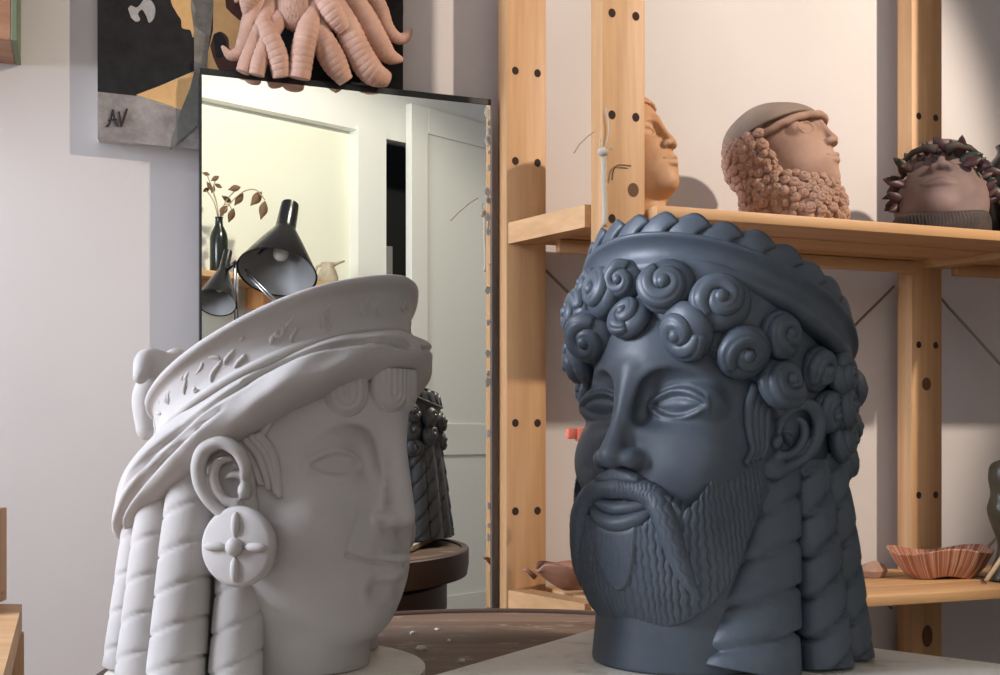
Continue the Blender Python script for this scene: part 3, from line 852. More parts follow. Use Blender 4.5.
# the door leaf stands ajar in front of the opening
dl = x4-x3; dw = .80
mb = MB()
def dbox(a, b, z0, z1, th, off=0): mb.box(((a+b)/2, off, (z0+z1)/2), (b-a, th, z1-z0), bev=.003)
zd = fz(402, 106)
zm = .945
for a, b, z0, z1 in ((0,.105,.01,zd),(dw-.105,dw,.01,zd),(.105,dw-.105,zd-.12,zd),(.105,dw-.105,zm-.08,zm+.07),(.105,dw-.105,.01,.2)): dbox(a, b, z0, z1, .04)
dbox(.105, dw-.105, .2, zd-.12, .018)
dr = mb.build('door_1', GLOSS, None, False); tag(dr, kind='structure'); dr.location = (x3, YF+.05, 0); dr.rotation_euler = (0,0,math.radians(-5))
mb = MB(); mb.tube([(.05,.02,1.0),(.05,.05,1.0)], .009, 12); mb.tube([(.05,.05,1.0),(.06,.056,1.0),(.16,.056,1.0)], .008, 12)
dh = mb.build('door_handle', mat('brushed steel', (.6,.6,.6), .3, 1), dr)
# grey board leaning in the dark opening
mb = MB(); mb.box((0,0,.95), (.36,.02,1.9), bev=.004)
o = mb.build('leaning_board', mat('grey laminate', (.42,.42,.42), .5), None, False)
o.location = ((x2+x3)/2+.1, YF-.42, 0.004); o.rotation_euler = (0,math.radians(0),math.radians(8))
tag(o, 'grey board standing in the dark opening beside the open white door in the mirror', 'board')
# ---------------------------------------------------------------- mirror
GLASS = mat('mirror silver', (.90,.91,.87), .0, 1.0)
BLK = mat('black mirror edge', (.012,.013,.013), .35)
CHIP = mat('worn silvering', (.35,.35,.34), .6)
mz = .5*(H+(HZ-68.4)/F*MRL.y+H+(HZ-98.4)/F*MRR.y); mw = (MRR-MRL).length; mc = (MRR+MRL)/2-NM*.010
mr = empty('wall_mirror', (mc.x, mc.y, 0), A_M, 'tall frameless mirror with black edges leaning against the pale wall', 'mirror')
hw_ = mw/2
mb = MB(); mb.box((0,0,mz/2), (2*hw_-.004, .014, mz-.004)); mb.build('backing', BLK, mr, False)
mb = MB(); V = [(-hw_+.0018,-.0085,.004),(hw_-.002,-.0085,.004),(hw_-.002,-.0085,mz-.011),(-hw_+.0018,-.0085,mz-.011)]
mb.add([(x, y-.0015, z) for x, y, z in V]+V, [(0,1,2,3),(7,6,5,4),(0,4,5,1),(1,5,6,2),(2,6,7,3),(3,7,4,0)]); mb.build('glass', GLASS, mr, False)
mb = MB(); mb.box((0,-.004,mz-.0055), (2*hw_,.012,.011), bev=.001); mb.build('top_edge', BLK, mr, False)
mb = MB(); mb.box((-hw_,-.004,mz/2-.005), (.0036,.012,mz-.012)); mb.build('side_edge', BLK, mr, False)
mb = MB(); mb.box((hw_,-.004,mz/2-.005), (.0030,.012,mz-.012)); mb.build('side_edge', CHIP, mr, False)
mb = MB(); rnd = random.Random(5)
for k in range(26):
    zc = mz-.02-rnd.random()**1.6*1.0; r = rnd.uniform(.0025,.0065); n = 9; a0 = rnd.random()*6
    V = [(hw_-.0022+min(0, -r*.8+r*math.cos(2*math.pi*i/n+a0)*rnd.uniform(.6,1.1)), -.0105, zc+r*1.6*math.sin(2*math.pi*i/n+a0)*rnd.uniform(.7,1.2)) for i in range(n)]
    mb.add(V+[(x, y+.0006, z) for x, y, z in V], [list(range(n))]+[[i, (i+1) % n, n+(i+1) % n, n+i] for i in range(n)])
mb.build('chipped_silvering', CHIP, mr, False)
# ---------------------------------------------------------------- shelving unit
PINE = wood('pine, upright', (.46,.255,.115), (.60,.36,.18), 'Z', .5)
PINEX = wood('pine, lengthwise', (.49,.275,.12), (.62,.375,.19), 'X', .5)
PINEY = wood('pine, crosswise', (.46,.255,.11), (.59,.35,.17), 'Y', .5)
HOLE = mat('drilled hole', (.03,.015,.008), .9); KNOT = mat('wood knot', (.12,.05,.02), .7)
ST = .720
sh = empty('shelving_unit', W(ST, .058, 0), A_W, 'pine shelving unit with drilled posts and slatted boards against the wall', 'shelving')
PW, PT, BAY, DEP, SKEW = .075, .044, .849, .234, .071
def disc(mb, x, y, z, rx, rz, mi, dy=-.0004):
    n = 16; V = [(x+rx*math.cos(2*math.pi*i/n), y+dy, z+rz*math.sin(2*math.pi*i/n)) for i in range(n)]
    mb.add(V, [list(range(n))], mi)
holes_z = [.12+.192*k for k in range(11)]
def post(x, y, zs, knots):
    mb = MB(); mb.box((x,y,1.03), (PW,PT,2.06), bev=.004)
    for z in zs:
        for dx in (-.0205, .0205): disc(mb, x+dx, y-PT/2, z, .0062, .0070, 1)
    for kx, kz, rx, rz in knots: disc(mb, x+kx, y-PT/2, kz, rx, rz, 2)
    o = mb.build('post', [PINE, HOLE, KNOT], sh, True, 35); return o
def zpx(py, Y): return H+(HZ-py)/F*Y
post(0, 0, [zpx(72,1.98), zpx(162,1.98), zpx(423,1.98), zpx(511,1.98), zpx(-20,1.98)], [])
post(SKEW, -DEP, [zpx(4,1.74), zpx(108,1.74), zpx(214,1.74)], [(.016, zpx(183,1.74), .0095, .0110)])
post(BAY, 0, [zpx(117,2.27), zpx(345,2.27), zpx(495,2.27)], [(-.002, zpx(384,2.27), .011, .013), (.0, zpx(636,2.27), .013, .022)])
post(BAY+SKEW, -DEP, holes_z, []); post(2*BAY, 0, holes_z, []); post(2*BAY+SKEW, -DEP, holes_z, [])
ZU, ZL = 1.322, .699
for b in range(3):
    for zr in (ZU+.008, ZL+.002, .16, 1.92):
        x = b*BAY; mb = MB(); o0 = -.019 if b == 0 else .019 if b == 2 else 0
        ya, yb = -PT/2, -DEP+PT/2; xa, xb = x+o0+SKEW*PT/2/DEP, x+o0+SKEW*(1-PT/2/DEP); V = []
        for z in (zr-.036, zr):
            for (xx, yy) in ((xa-.021,ya),(xa+.021,ya),(xb+.021,yb),(xb-.021,yb)): V.append((xx,yy,z))
        mb.add(V, [(0,3,2,1),(4,5,6,7),(0,1,5,4),(1,2,6,5),(2,3,7,6),(3,0,4,7)]); mb.build('side_rail', PINEY, sh, True, 35)
for zr in (ZU, ZL):
    for b in range(2):
        for k in range(3):
            wd = .0985; y = .030-(k+.5)*(wd+.0075)
            sk = -y/DEP*SKEW; edge = k in (0, 2)
            mb = MB(); mb.box((b*BAY+BAY/2+sk, y, zr-.009), (BAY-(.085 if edge else .044), wd, .018), bev=.0025)
            mb.build('shelf_slat', PINEX, sh, True, 35)
# cross batten under the shelves
for zr in (ZU, ZL):
    for b in range(2):
        mb = MB(); mb.box((b*BAY+BAY/2, -.04, zr-.030), (BAY-.10, .018, .022), bev=.002); mb.build('batten', PINEX, sh, True, 35)
STEEL = mat('galvanised rod', (.33,.30,.27), .5, .7)
for b in range(2):
    for s in (1, -1):
        xa, xb = b*BAY+.05, (b+1)*BAY-.05
        if s < 0: xa, xb = xb, xa
        mb = MB(); mb.tube([(xa,.018+.004*s,1.262),(xb,.018+.004*s,.62)], .0028, 8); mb.build('brace_rod', STEEL, sh)
# ---------------------------------------------------------------- table, boards
TZ = H-.258
TB = wood('worn table wood', (.10,.062,.040), (.22,.145,.10), 'X', .6, .5)
def _sm(nt):
    b = nt.nodes['Principled BSDF']; src = b.inputs['Base Color'].links[0].from_socket
    v = coords(nt, (1,1.6,1)); n = N(nt, 'ShaderNodeTexNoise'); n.inputs['Scale'].default_value = 19; n.inputs['Detail'].default_value = 8; n.inputs['Roughness'].default_value = .68; nt.links.new(v, n.inputs['Vector'])
    mx = N(nt, 'ShaderNodeMixRGB'); mx.inputs[2].default_value = (.42,.37,.32,1); nt.links.new(ramp(nt, n.outputs[0], [(.56, (0,0,0)), (.70, (.75,.75,.75))]), mx.inputs[0]); nt.links.new(src, mx.inputs[1]); nt.links.new(mx.outputs[0], b.inputs['Base Color'])
_sm(TB.node_tree)
RIM = mat('dark varnished rim', (.055,.030,.022), .45)
tb = empty('round_modelling_table', (.0,1.24,0), 0, 'round brown wooden modelling table with dark raised rim under both busts', 'table')
R = .425
mb = MB(); mb.lathe([(0,TZ-.03),(R-.012,TZ-.03),(R-.012,TZ),(0,TZ)], 96); mb.build('tabletop', TB, tb, True, 35)
mb = MB(); mb.lathe([(R-.014,TZ-.055),(R,TZ-.055),(R+.004,TZ-.03),(R+.004,TZ+.001),(R+.001,TZ+.004),(R-.012,TZ+.004),(R-.014,TZ+.002),(R-.014,TZ-.055)], 96); mb.build('rim', RIM, tb, True, 40)
mb = MB(); mb.lathe([(0,TZ-.135),(R-.05,TZ-.135),(R-.045,TZ-.13),(R-.045,TZ-.072),(R-.05,TZ-.068),(0,TZ-.068)], 96); mb.build('lower_disc', RIM, tb, True, 40)
mb = MB(); mb.lathe([(.05,0.02),(.05,TZ-.13)], 32); mb.build('column', RIM, tb, True, 40)
for k in range(3):
    a = k*2*math.pi/3+.5; mb = MB(); mb.tube([(0,0,.30),(.18*math.cos(a),.18*math.sin(a),.12),(.34*math.cos(a),.34*math.sin(a),.022)], .022, 12); mb.build('foot', RIM, tb)
def m_mel(nt, b):
    v = coords(nt); n = N(nt, 'ShaderNodeTexNoise'); n.inputs['Scale'].default_value = 16; n.inputs['Detail'].default_value = 7; n.inputs['Roughness'].default_value = .7
    nt.links.new(v, n.inputs['Vector']); nt.links.new(ramp(nt, n.outputs[0], [(.32, (.46,.42,.33)), (.47, (.72,.69,.60)), (.7, (.80,.77,.70))]), b.inputs['Base Color'])
MEL = mat('worn white melamine', (.65,.62,.57), .5, 0, m_mel)
CHIPB = mat('chipboard edge', (.28,.22,.15), .9)
# square white board, corner pointing away
bz = TZ+.0015
c0 = P(633,618,1.0); hb_ = -.25; Yc = .243*F/(618-HZ); C0 = Vector((P(633,618,Yc).x, Yc, 0))
e1 = Vector((-.56,-.83,0)).normalized(); e2 = Vector((.76,-.65,0)).normalized()
wb = MB(); V = []
for z in (TZ+.0046, TZ+.0150):
    for p in (C0, C0+e2*.50, C0+e1*.46+e2*.50, C0+e1*.46): V.append((p.x, p.y, z))
wb.add(V, [(0,1,5,4),(1,2,6,5),(2,3,7,6),(3,0,4,7),(0,3,2,1)], 1); wb.add(V[4:], [(0,1,2,3)], 0)
o = wb.build('modelling_board', [MEL, CHIPB], None, False); tag(o, 'square worn white board under the blue-grey bust', 'board')
mb = MB(); cw = Vector((white.location.x-.016, 1.195, 0))
mb.lathe([(0,TZ+.0022),(.158,TZ+.0022),(.163,TZ+.004),(.163,TZ+.0135),(.160,TZ+.0146),(0,TZ+.0146)], 80)
o = mb.build('round_board', MEL, None, True, 40); o.location = cw; tag(o, 'round pale board under the white bust', 'board')
white.location.z = TZ+.0149; blue.location.z = TZ+.0152
# ---------------------------------------------------------------- lamp and daylight
def area(name, loc, tgt, sx, sy, pw, col, spread=None):
    l = bpy.data.lights.new(name, 'AREA'); l.shape = 'RECTANGLE'; l.energy = pw; l.color = col; l.size = sx; l.size_y = sy
    o = bpy.data.objects.new(name, l); COL.objects.link(o); o.location = loc
    o.rotation_euler = (Vector(tgt)-Vector(loc)).to_track_quat('-Z', 'Y').to_euler(); return o
area('daylight through the window', (XL-.12,.78,1.80), (0,.95,1.35), .85, 1.25, 132, (.80,.86,1.0))
LP = W(1.90, 1.45, 2.35); AIM = W(.95, 0, 1.28)
lm = empty('clip_lamp', LP, 0, 'metal lamp with open shade aimed at the shelves, beyond the right side of the photo', 'lamp')
dr_ = (AIM-LP).normalized(); M = orient((0,0,0), dr_, (0,0,1)); mb = MB()
mb.lathe([(.03,-.10),(.035,-.10),(.045,-.04),(.10,.03),(.098,.03),(.043,-.038),(.03,-.09)], 40, M); mb.build('lamp_shade', mat('white enamel', (.8,.8,.8), .3), lm, True, 40)
mb = MB(); mb.tube([M @ Vector((0,0,-.1)), Vector((.1,0,.12)), Vector((.1,0,CH-LP.z))], .008, 10); mb.build('lamp_rod', BLK, lm)
l = bpy.data.lights.new('lamp bulb', 'SPOT'); l.energy = 136; l.color = (1,.84,.69); l.shadow_soft_size = .03; l.spot_size = math.radians(57); l.spot_blend = .35
o = bpy.data.objects.new('lamp bulb', l); COL.objects.link(o); o.location = LP+dr_*.02; o.rotation_euler = dr_.to_track_quat('-Z', 'Y').to_euler()
CLP = Vector((.95,.42,2.58)); CA = Vector((1.32,YF,1.35)); dc = (CA-CLP).normalized()  # added unseen spot, brightens the mirrored front wall and spares the heads
lm = empty('fill_spotlight', CLP, 0, 'added black spotlight, out of view, brightening the white door and panel in the mirror', 'lamp')
M = orient((0,0,0), dc, (0,1,0)); mb = MB(); mb.lathe([(0,-.09),(.04,-.09),(.045,-.07),(.055,.05),(.052,.05),(.042,-.06),(0,-.06)], 32, M); mb.build('housing', BLK, lm, True, 40)
mb = MB(); mb.tube([M @ Vector((0,0,-.08)), Vector((0,0,.06)), Vector((0,0,CH-CLP.z))], .010, 10); mb.build('stem', BLK, lm)
l = bpy.data.lights.new('fill spot', 'SPOT'); l.energy = 80; l.color = (1,.95,.82); l.shadow_soft_size = .04; l.spot_size = math.radians(105); l.spot_blend = .5
o = bpy.data.objects.new('fill spot', l); COL.objects.link(o); o.location = CLP+dc*.045; o.rotation_euler = dc.to_track_quat('-Z', 'Y').to_euler()
w = bpy.data.worlds.new('sky'); SC.world = w; w.use_nodes = True
w.node_tree.nodes['Background'].inputs[0].default_value = (.75,.85,1,1); w.node_tree.nodes['Background'].inputs[1].default_value = .8

for k, (px, py, r) in enumerate(((413,634,.0042),(421,650,.006),(437,630,.003),(462,662,.004),(449,641,.0025))):
    Y = (H-TZ)*F/(py-HZ); q = P(px, py, Y); mb = MB(); mb.lathe([(0,0),(r*.9,0),(r,r*.35),(r*.6,r*.8),(0,r*.9)], 9, None, 0, rmod=lambda a, t: 1+.3*math.sin(a*2+k)+.15*math.sin(a*5+k))
    o = mb.build('clay_crumb', MEL, None, True, 40); o.location = (q.x, q.y, TZ+.0002); tag(o, 'tiny pale clay crumb lying on the brown table between the busts', 'crumb', 'clay crumbs on the table')
# ================================================================ canvas painting behind the mirror
CD = .030
def cpt(px, py):                    # point of the canvas face under a pixel, in wall coordinates (t, z)
    Y = (1.925-CD)/(-(NW.x*(px-500)/F+NW.y)); p = P(px, py, Y); return ((p-WO).dot(U), p.z)
ca, cb = cpt(97.5, 138), cpt(403, 90); cz0, cz1 = ca[1], 2.02
def m_paint(name, c1, c2, sc=30):
    def bd(nt, b):
        v = coords(nt); n = N(nt, 'ShaderNodeTexNoise'); n.inputs['Scale'].default_value = sc; n.inputs['Detail'].default_value = 6; n.inputs['Roughness'].default_value = .7
        nt.links.new(v, n.inputs['Vector']); nt.links.new(ramp(nt, n.outputs[0], [(.35, c1), (.65, c2)]), b.inputs['Base Color'])
        bump(nt, b, n.outputs[0], .15, .002)
    return mat(name, c1, .7, 0, bd, .3)
PAINT = [m_paint('canvas cloth', (.62,.60,.56), (.68,.66,.62)), m_paint('black paint', (.010,.010,.011), (.022,.022,.024)), m_paint('grey ground paint', (.22,.20,.19), (.40,.37,.36), 22),
      m_paint('yellow ochre paint', (.70,.42,.17), (.78,.52,.25)), m_paint('grey trunk paint', (.16,.15,.13), (.30,.28,.25)), m_paint('pale grey paint', (.35,.35,.36), (.55,.55,.56)),
      m_paint('dark brown paint', (.07,.03,.025), (.11,.05,.04)), m_paint('green grey paint', (.12,.125,.11), (.20,.20,.18)), m_paint('signature paint', (.03,.02,.02), (.04,.03,.03))]
cv = empty('canvas_painting', W((ca[0]+cb[0])/2, 0, 0), A_W, 'abstract canvas in black, grey and ochre, hung on the wall behind the mirror', 'painting')
c0x = (ca[0]+cb[0])/2
mb = MB(); mb.box((0,-CD/2,(cz0+cz1)/2), (cb[0]-ca[0], CD-.001, cz1-cz0), bev=.002); mb.build('canvas', PAINT[0], cv, False)
lay = [0]
def patch(pts, mi, name='painted_shape'):
    lay[0] += 1; y0 = -CD-.0004-.00016*lay[0]; q = [cpt(*p) for p in pts]; n = len(q); mb = MB()
    V = [(max(min(t, cb[0]), ca[0])-c0x, y0, min(z, cz1)) for t, z in q]; mb.add(V+[(x, -CD+.0006, z) for x, y, z in V], [list(range(n))]+[[i, (i+1) % n, n+(i+1) % n, n+i] for i in range(n)])
    return mb.build(name, PAINT[mi], cv, False)
def sp(pts, n=4): return [tuple(p) for p in spline(pts, n)]
patch([(90,139),(90,88),(136,92),(160,104),(183,110),(210,112),(410,150),(410,170)], 2)
patch([(90,91),(90,-300),(410,-300),(410,170),(330,130),(206,77),(194,71),(136,96)], 1)
patch([(136,95),(165,84),(194,72),(190,88),(181,110),(165,104)], 3)
patch(sp([(171,-60),(170,-5),(176,12),(181,20),(182,28),(190,30),(194,32),(194,-60)]), 3)
patch([(212,-120),(250,-120),(252,60),(206,78),(206,60),(213,30)], 3)
patch(sp([(214,34),(221,32),(228,38),(230,50),(240,58),(240,70),(222,72),(214,60),(210,46)]), 6)
patch(sp([(224,-10),(238,-12),(247,8),(244,22),(234,16),(226,8)]), 6)
patch(sp([(213,36),(220,33),(226,42),(224,56),(216,58)]), 1)
patch([(191,-120),(214,-120),(213,10),(211,30),(208,50),(206,76),(194,76),(194,30),(191,8)], 4)
patch([(194,72),(206,74),(206,118),(170,150),(172,138),(181,110),(190,88)], 7)
patch(sp([(128,9),(131,6),(136,8),(140,5),(144,0),(150,0),(155,8),(154,18),(149,23),(146,16),(142,10),(138,14),(140,20),(136,22),(131,18)]), 5)
patch(sp([(404,8),(408,3),(411,10),(407,15),(404,14)]), 5)
def stroke(pts, r=.0016):
    mb = MB(); q = [cpt(*p) for p in spline(pts, 6)]
    mb.tube([(t-c0x, -CD-.0028, z) for t, z in q], (r, .0008), 8, up=(0,1,0)); mb.build('signature_stroke', PAINT[8], cv)
stroke([(106,127),(109,125),(111,118),(113,110)]); stroke([(113,110),(114,117),(116,123),(118,127)]); stroke([(108,121),(112,120),(117,120)], .0012)
stroke([(119,112),(120,120),(121,127)]); stroke([(121,127),(124,119),(127,109)])
# ================================================================ tentacled clay sculpture over the mirror
TERRA = clay('pinkish terracotta', (.44,.26,.19), (.56,.35,.27), .75, 20, .15)
OD = .060; OY = (1.925-OD)/(.94+.0565)
oc = empty('tentacled_sculpture', P(310, 40, OY), A_W, 'pinkish terracotta sculpture with a beard of thick ringed tentacles above the mirror', 'sculpture')
oi = (Matrix.Translation(oc.location) @ Matrix.Rotation(A_W, 4, 'Z')).inverted()
def opt(px, py, off): 
    Y = (1.925-OD-off*.6)/(-(NW.x*(px-500)/F+NW.y)); return oi @ P(px, py, Y)
pxm = OY/F
tents = [([(262,-20,0),(254,12,.012),(246,38,.014),(240,52,.012),(230,55,.010),(222,46,.010)], [9,10,8,6.5,5,1.5]),
 ([(274,0,.01),(262,25,.02),(251,50,.02),(243,72,.016)], [9,9.5,8.5,7]), ([(284,10,.012),(270,34,.03),(260,58,.03),(256,75,.024)], [9,9,8.5,8]),
 ([(262,20,.03),(270,38,.04),(278,58,.038),(282,77,.03)], [8,10,10.5,9]), ([(316,0,.03),(309,26,.048),(303,50,.048),(299,78,.036)], [9,11,11.5,11]),
 ([(312,8,.02),(322,38,.034),(334,62,.034),(346,81,.024)], [10,12,13,8]), ([(326,-8,.02),(345,24,.034),(358,52,.034),(372,72,.03),(388,80,.02)], [11,13,14,13,8]),
 ([(338,-20,.012),(362,12,.022),(376,38,.022),(388,55,.018),(402,60,.012)], [10,11,11.5,9,3]), ([(352,-30,0),(378,4,.008),(387,27,.008),(397,38,.006),(406,37,.006),(411,29,.006)], [9,8,7,6,5,2]),
 ([(316,-24,.045),(324,-4,.060),(333,14,.062),(344,30,.052)], [10,11,11,8]), ([(285,-40,.03),(262,-20,.035),(250,-2,.03),(247,14,.02)], [10,11,10,5]),
 ([(345,-60,.01),(372,-40,.02),(388,-22,.02),(394,-8,.014)], [10,11,10,4]), ([(270,-60,0),(245,-40,.01),(234,-18,.01),(238,2,.008)], [10,10,8,3])]
for pts, rad in tents:
    S = spline([(*opt(*p), r*pxm) for p, r in zip(pts, rad)], 12); mb = MB(); n = len(S); L = sum(np.linalg.norm(S[i+1,:3]-S[i,:3]) for i in range(n-1))
    T = spline([list(q) for q in S[::3]]+[list(S[-1])], 9); m = len(T)
    rr = [float(max(T[i,3]*(math.sqrt(max(.03, 1-((i/(m-1)-.90)/.10)**2)) if i/(m-1) > .90 else 1), .0006)) for i in range(m)]
    k_ = L/.0095*math.pi
    mb.tube([Vector(q[:3]) for q in T], rr, 16, prof=lambda a, t: 1+.085*min(.6, abs(math.sin(t*k_+.5*math.sin(a))))-.03)
    mb.build('tentacle', TERRA, oc)
g = Field((-90,-75,-20), (90,40,150), 2.6)
c_ = opt(303,-30,.0)*1000
g.ell((c_.x, c_.y, c_.z), (62,40,62), 0); b_ = opt(297,8,.030)*1000; g.ell((b_.x, b_.y+4, b_.z+6), (34,26,44), 14)
n_ = opt(300,-40,.055)*1000; g.ell((n_.x, n_.y, n_.z), (13,17,24), 10)
for s in (-1, 1): e_ = opt(300+s*16,-58,.04)*1000; g.ell((e_.x, e_.y, e_.z), (14,10,9), 4)
g.cut(lambda X, Y, Z: (Y-24)+0*X+0*Z, 3)
V, Q = g.mesh(2); Nn = normals(V, Q)
hz = (V[:,2] < 60) & (V[:,1] < 10)
V = V+Nn*(np.where(hz, 1.3*np.sin(V[:,0]*1.35+2.2*np.sin(V[:,2]*.13))*np.clip(1.2-np.abs(V[:,0]-b_.x)/36, 0, 1), 0))[:,None]
clay_obj('bearded_face', V, Q, TERRA, oc)
# ================================================================ small clay heads on the shelf
def small_face(sc, cfg=None, res=2.6, neck=True, ears=False, mouthw=34):
    c = dict(cy=-14, rx=100, ry=108, eye=(44,-104,0), hw=24, hh=9, shallow=8, nk=16, nose=[(-124,40,12),(-130,16,9),(-140,-16,9),(-154,-46,12)], ala=(16,-130,-50,12))
    c.update(cfg or {})
    g = head_field(c, (-135,-190,-230), (135,135,180), res)
    g.ell((0,-78,-100), (50,52,50), 22); g.ell((0,-88,-148), (38,38,30), 22); g.ell((0,-30,-90), (86,90,84), 25)
    sockets(g, c); add_nose(g, c); nostrils(g, c)
    g.cut(lambda X, Y, Z: -(Z+178)+0*X+0*Y, 10)
    m = mouthw
    g.chain([(-m,-116,-88),(-m*.5,-128,-92),(0,-136,-91),(m*.5,-128,-92),(m,-116,-88)], [2,6,7.5,6,2], 4)
    g.chain([(-m,-114,-92),(-m*.5,-126,-104),(0,-132,-106),(m*.5,-126,-104),(m,-114,-92)], [2,7,8.5,7,2], 4)
    g.chain([(-m-4,-116,-91),(-m*.5,-136,-98),(0,-143,-98),(m*.5,-136,-98),(m+4,-116,-91)], [1.5,2.6,3.4,2.6,1.5], 2, 's')
    if neck: g.cap((0,10,-130), (0,16,-225), 66, 76, 16)
    V, Q = g.mesh(2); Nn = normals(V, Q)
    return eye_detail(V, Nn, c['eye'][0], 0, c['hw'], c['hh'], 0, depth=4, lid=2.5), Q, c
def rotated(V, tilt, yaw=0):
    a = math.radians(tilt); R = np.array(Matrix.Rotation(a, 3, 'X')); return V @ R.T
SZ = ZU
TC = clay('orange terracotta', (.47,.25,.125), (.56,.32,.17), .55, 12, .06)
V, Q, c = small_face(.5, dict(hw=26, hh=11)); V = rotated(V, -18)*.57; V[:,1] *= np.where(V[:,1] > -10, .5, 1); V[:,0] *= .92; zb = np.percentile(V[:,2], 1); V = V[V[:,2] > -1e9]
p = P(629, 151, 1.88); hd = empty('terracotta_head', (p.x, p.y, SZ), math.radians(46), 'smooth orange terracotta head looking right from behind the front shelf post', 'sculpture')
V[:,2] += (p.z-SZ)*1000; V[:,2] = np.maximum(V[:,2], 0)
clay_obj('face', V, Q, TC, hd)
g = Field((-72,-72,20), (72,95,270), 2.0); zo = (p.z-SZ)*1000
g.ell((0,-4,zo+24), (58,56,66), 0); g.cut(lambda X, Y, Z: -(Z-zo-50+Y*.5)*.9+0*X, 3); g.ell((0,-8,zo+12), (53,52,60), 0, 's')
V, Q = g.mesh(2); V = V+normals(V, Q)*(.9*np.sin(V[:,0]*.5+np.sin(V[:,2]*.2)))[:,None]; clay_obj('hair', V, Q, TC, hd)
# --- head with curly beard and cap
BC = clay('brown pink clay', (.33,.20,.145), (.44,.28,.21), .8, 16, .15); CAPC = clay('grey brown clay', (.22,.165,.13), (.28,.215,.17), .8, 16, .12)
p = P(784, 147, 2.02); hd = empty('curly_bearded_head', (p.x, p.y, SZ), math.radians(54), 'brown clay head with tight curly beard and smooth cap, second along the upper shelf', 'sculpture')
zo = (p.z-SZ)*1000
V, Q, c = small_face(.6, dict(rx=104, hw=28, hh=15, eye=(62,-98,4), shallow=14), neck=False); V = rotated(V, -18)*.60
up_ = V[:,2] > 56; V[:,2] = np.where(up_, 56+(V[:,2]-56)*.25, V[:,2])
V[:,2] += zo; V[:,2] = np.maximum(V[:,2], 0); clay_obj('face', V, Q, BC, hd)
g = Field((-105,-125,-2), (105,125,240), 2.6)
g.ell((0,22,zo-16), (80,82,76), 0); g.ell((0,-12,zo-96), (84,84,66), 18); g.ell((0,-40,zo-120), (70,66,50), 14)
g.cut(lambda X, Y, Z: (Z-zo-np.interp(Y, [-130,-60,-10,15,40], [-70,-66,-50,30,44]))*.6+0*X, 5); g.cut(lambda X, Y, Z: -Z+0*X+0*Y, 1)
V, Q = g.mesh(2); hb_bvh = BVHTree.FromPolygons([tuple(v) for v in V.tolist()], Q.tolist()); clay_obj('hair_base', V, Q, BC, hd)
rnd = random.Random(11); spots = []
for it in range(9000):
    if len(spots) >= 260: break
    a = math.radians(rnd.uniform(-185, 40)); zz = rnd.uniform(4, zo+50); d = Vector((math.sin(a), -math.cos(a), 0))
    h = hb_bvh.ray_cast(Vector((0,0,zz))+d*200, -d)
    if h[0] is None or (h[1].z > .85 and h[0].y < 0) or any((h[0]-w_[0]).length < 11.5 for w_ in spots): continue
    spots.append((h[0].copy(), h[1].copy()))
spots.sort(key=lambda q: q[0].y*math.cos(math.radians(74))+q[0].x*math.sin(math.radians(74)))
first = curl_mesh(.0092, seg=14, n=22); rest = MB(); proto = None
for k, (q, n) in enumerate(spots):
    n = (n+Vector((rnd.uniform(-.35,.35), rnd.uniform(-.35,.35), rnd.uniform(-.1,.5)))).normalized(); M = orient((q+n*1.5)*MM, n, (0,0,1), rnd.uniform(0,6.28)) @ Matrix.Diagonal((rnd.uniform(.8,1.25),)*3+(1,))
    if k < 98:
        if proto is None: proto = first.build('beard_curl', BC, hd); o = proto
        else: o = proto.copy(); COL.objects.link(o); o.parent = hd
        o.matrix_local = M
    else: rest.add(first.v, first.f, 0, M)
print('curls', len(spots))
if len(spots) > 98: tag(rest.build('beard_curl', BC, hd), kind='stuff')
g = Field((-100,-110,zo-60), (100,125,zo+110), 2.2)
g.ell((0,14,zo+4), (84,96,74), 0); g.cut(lambda X, Y, Z: -((Z-zo)-(27-.45*Y))*.9+0*X, 4); g.ell((0,14,zo-2), (79,91,71), 2, 's')
V, Q = g.mesh(2); V = V+normals(V, Q)*(.8*np.sin(V[:,1]*.09+V[:,0]*.05))[:,None]; clay_obj('cap', V, Q, CAPC, hd)
S = []
for i in range(41):
    a = -1.9+3.8*i/40; y = 8-77*math.cos(a); S.append(Vector((71*math.sin(a), y, zo+13-.45*y)))
mb = MB(); mb.tube([q*MM for q in S], (.0075,.0075), 14, prof=lambda a, t: .85+.12*math.sin(t*70+2*math.sin(a))); mb.build('hair_roll', BC, hd)
# --- dark upturned mask with leaves
MC = clay('purple brown clay', (.13,.085,.075), (.24,.165,.15), .7, 12, .12); MDK = clay('dark brown hair', (.025,.018,.016), (.06,.045,.038), .7, 20, .2)
LEAF = [clay('dark plum leaf glaze', (.035,.015,.018), (.07,.03,.03), .45, 20), clay('dark green leaf glaze', (.012,.028,.022), (.03,.05,.035), .45, 20)]
p = P(941, 178, 2.13); hd = empty('leafy_mask', (p.x, p.y, SZ), math.radians(-21), 'dark upturned clay mask with leaf crown and bristly beard on the upper shelf', 'sculpture')
zo = 88
V, Q, c = small_face(.5, dict(rx=116, hw=24, hh=10, eye=(48,-104,0)), neck=False, mouthw=46); V = rotated(V, -42)*np.array([.72,.50,.74])
V[:,2] += zo; V[:,1] += 6; V[:,2] = np.maximum(V[:,2], 14); clay_obj('face', V, Q, MC, hd)
for s in (-1, 1):
    mb = MB(); mb.tube([Vector((s*x, y, zo+z))*MM for x, y, z in ((8,-52,74),(26,-46,80),(48,-34,76),(68,-16,62))], lambda t: (.0065*(1-.4*t), .009*(1-.4*t)), 12, prof=lambda a, t: 1+.12*math.sin(t*40+a*2)); mb.build('eyebrow', MDK, hd)
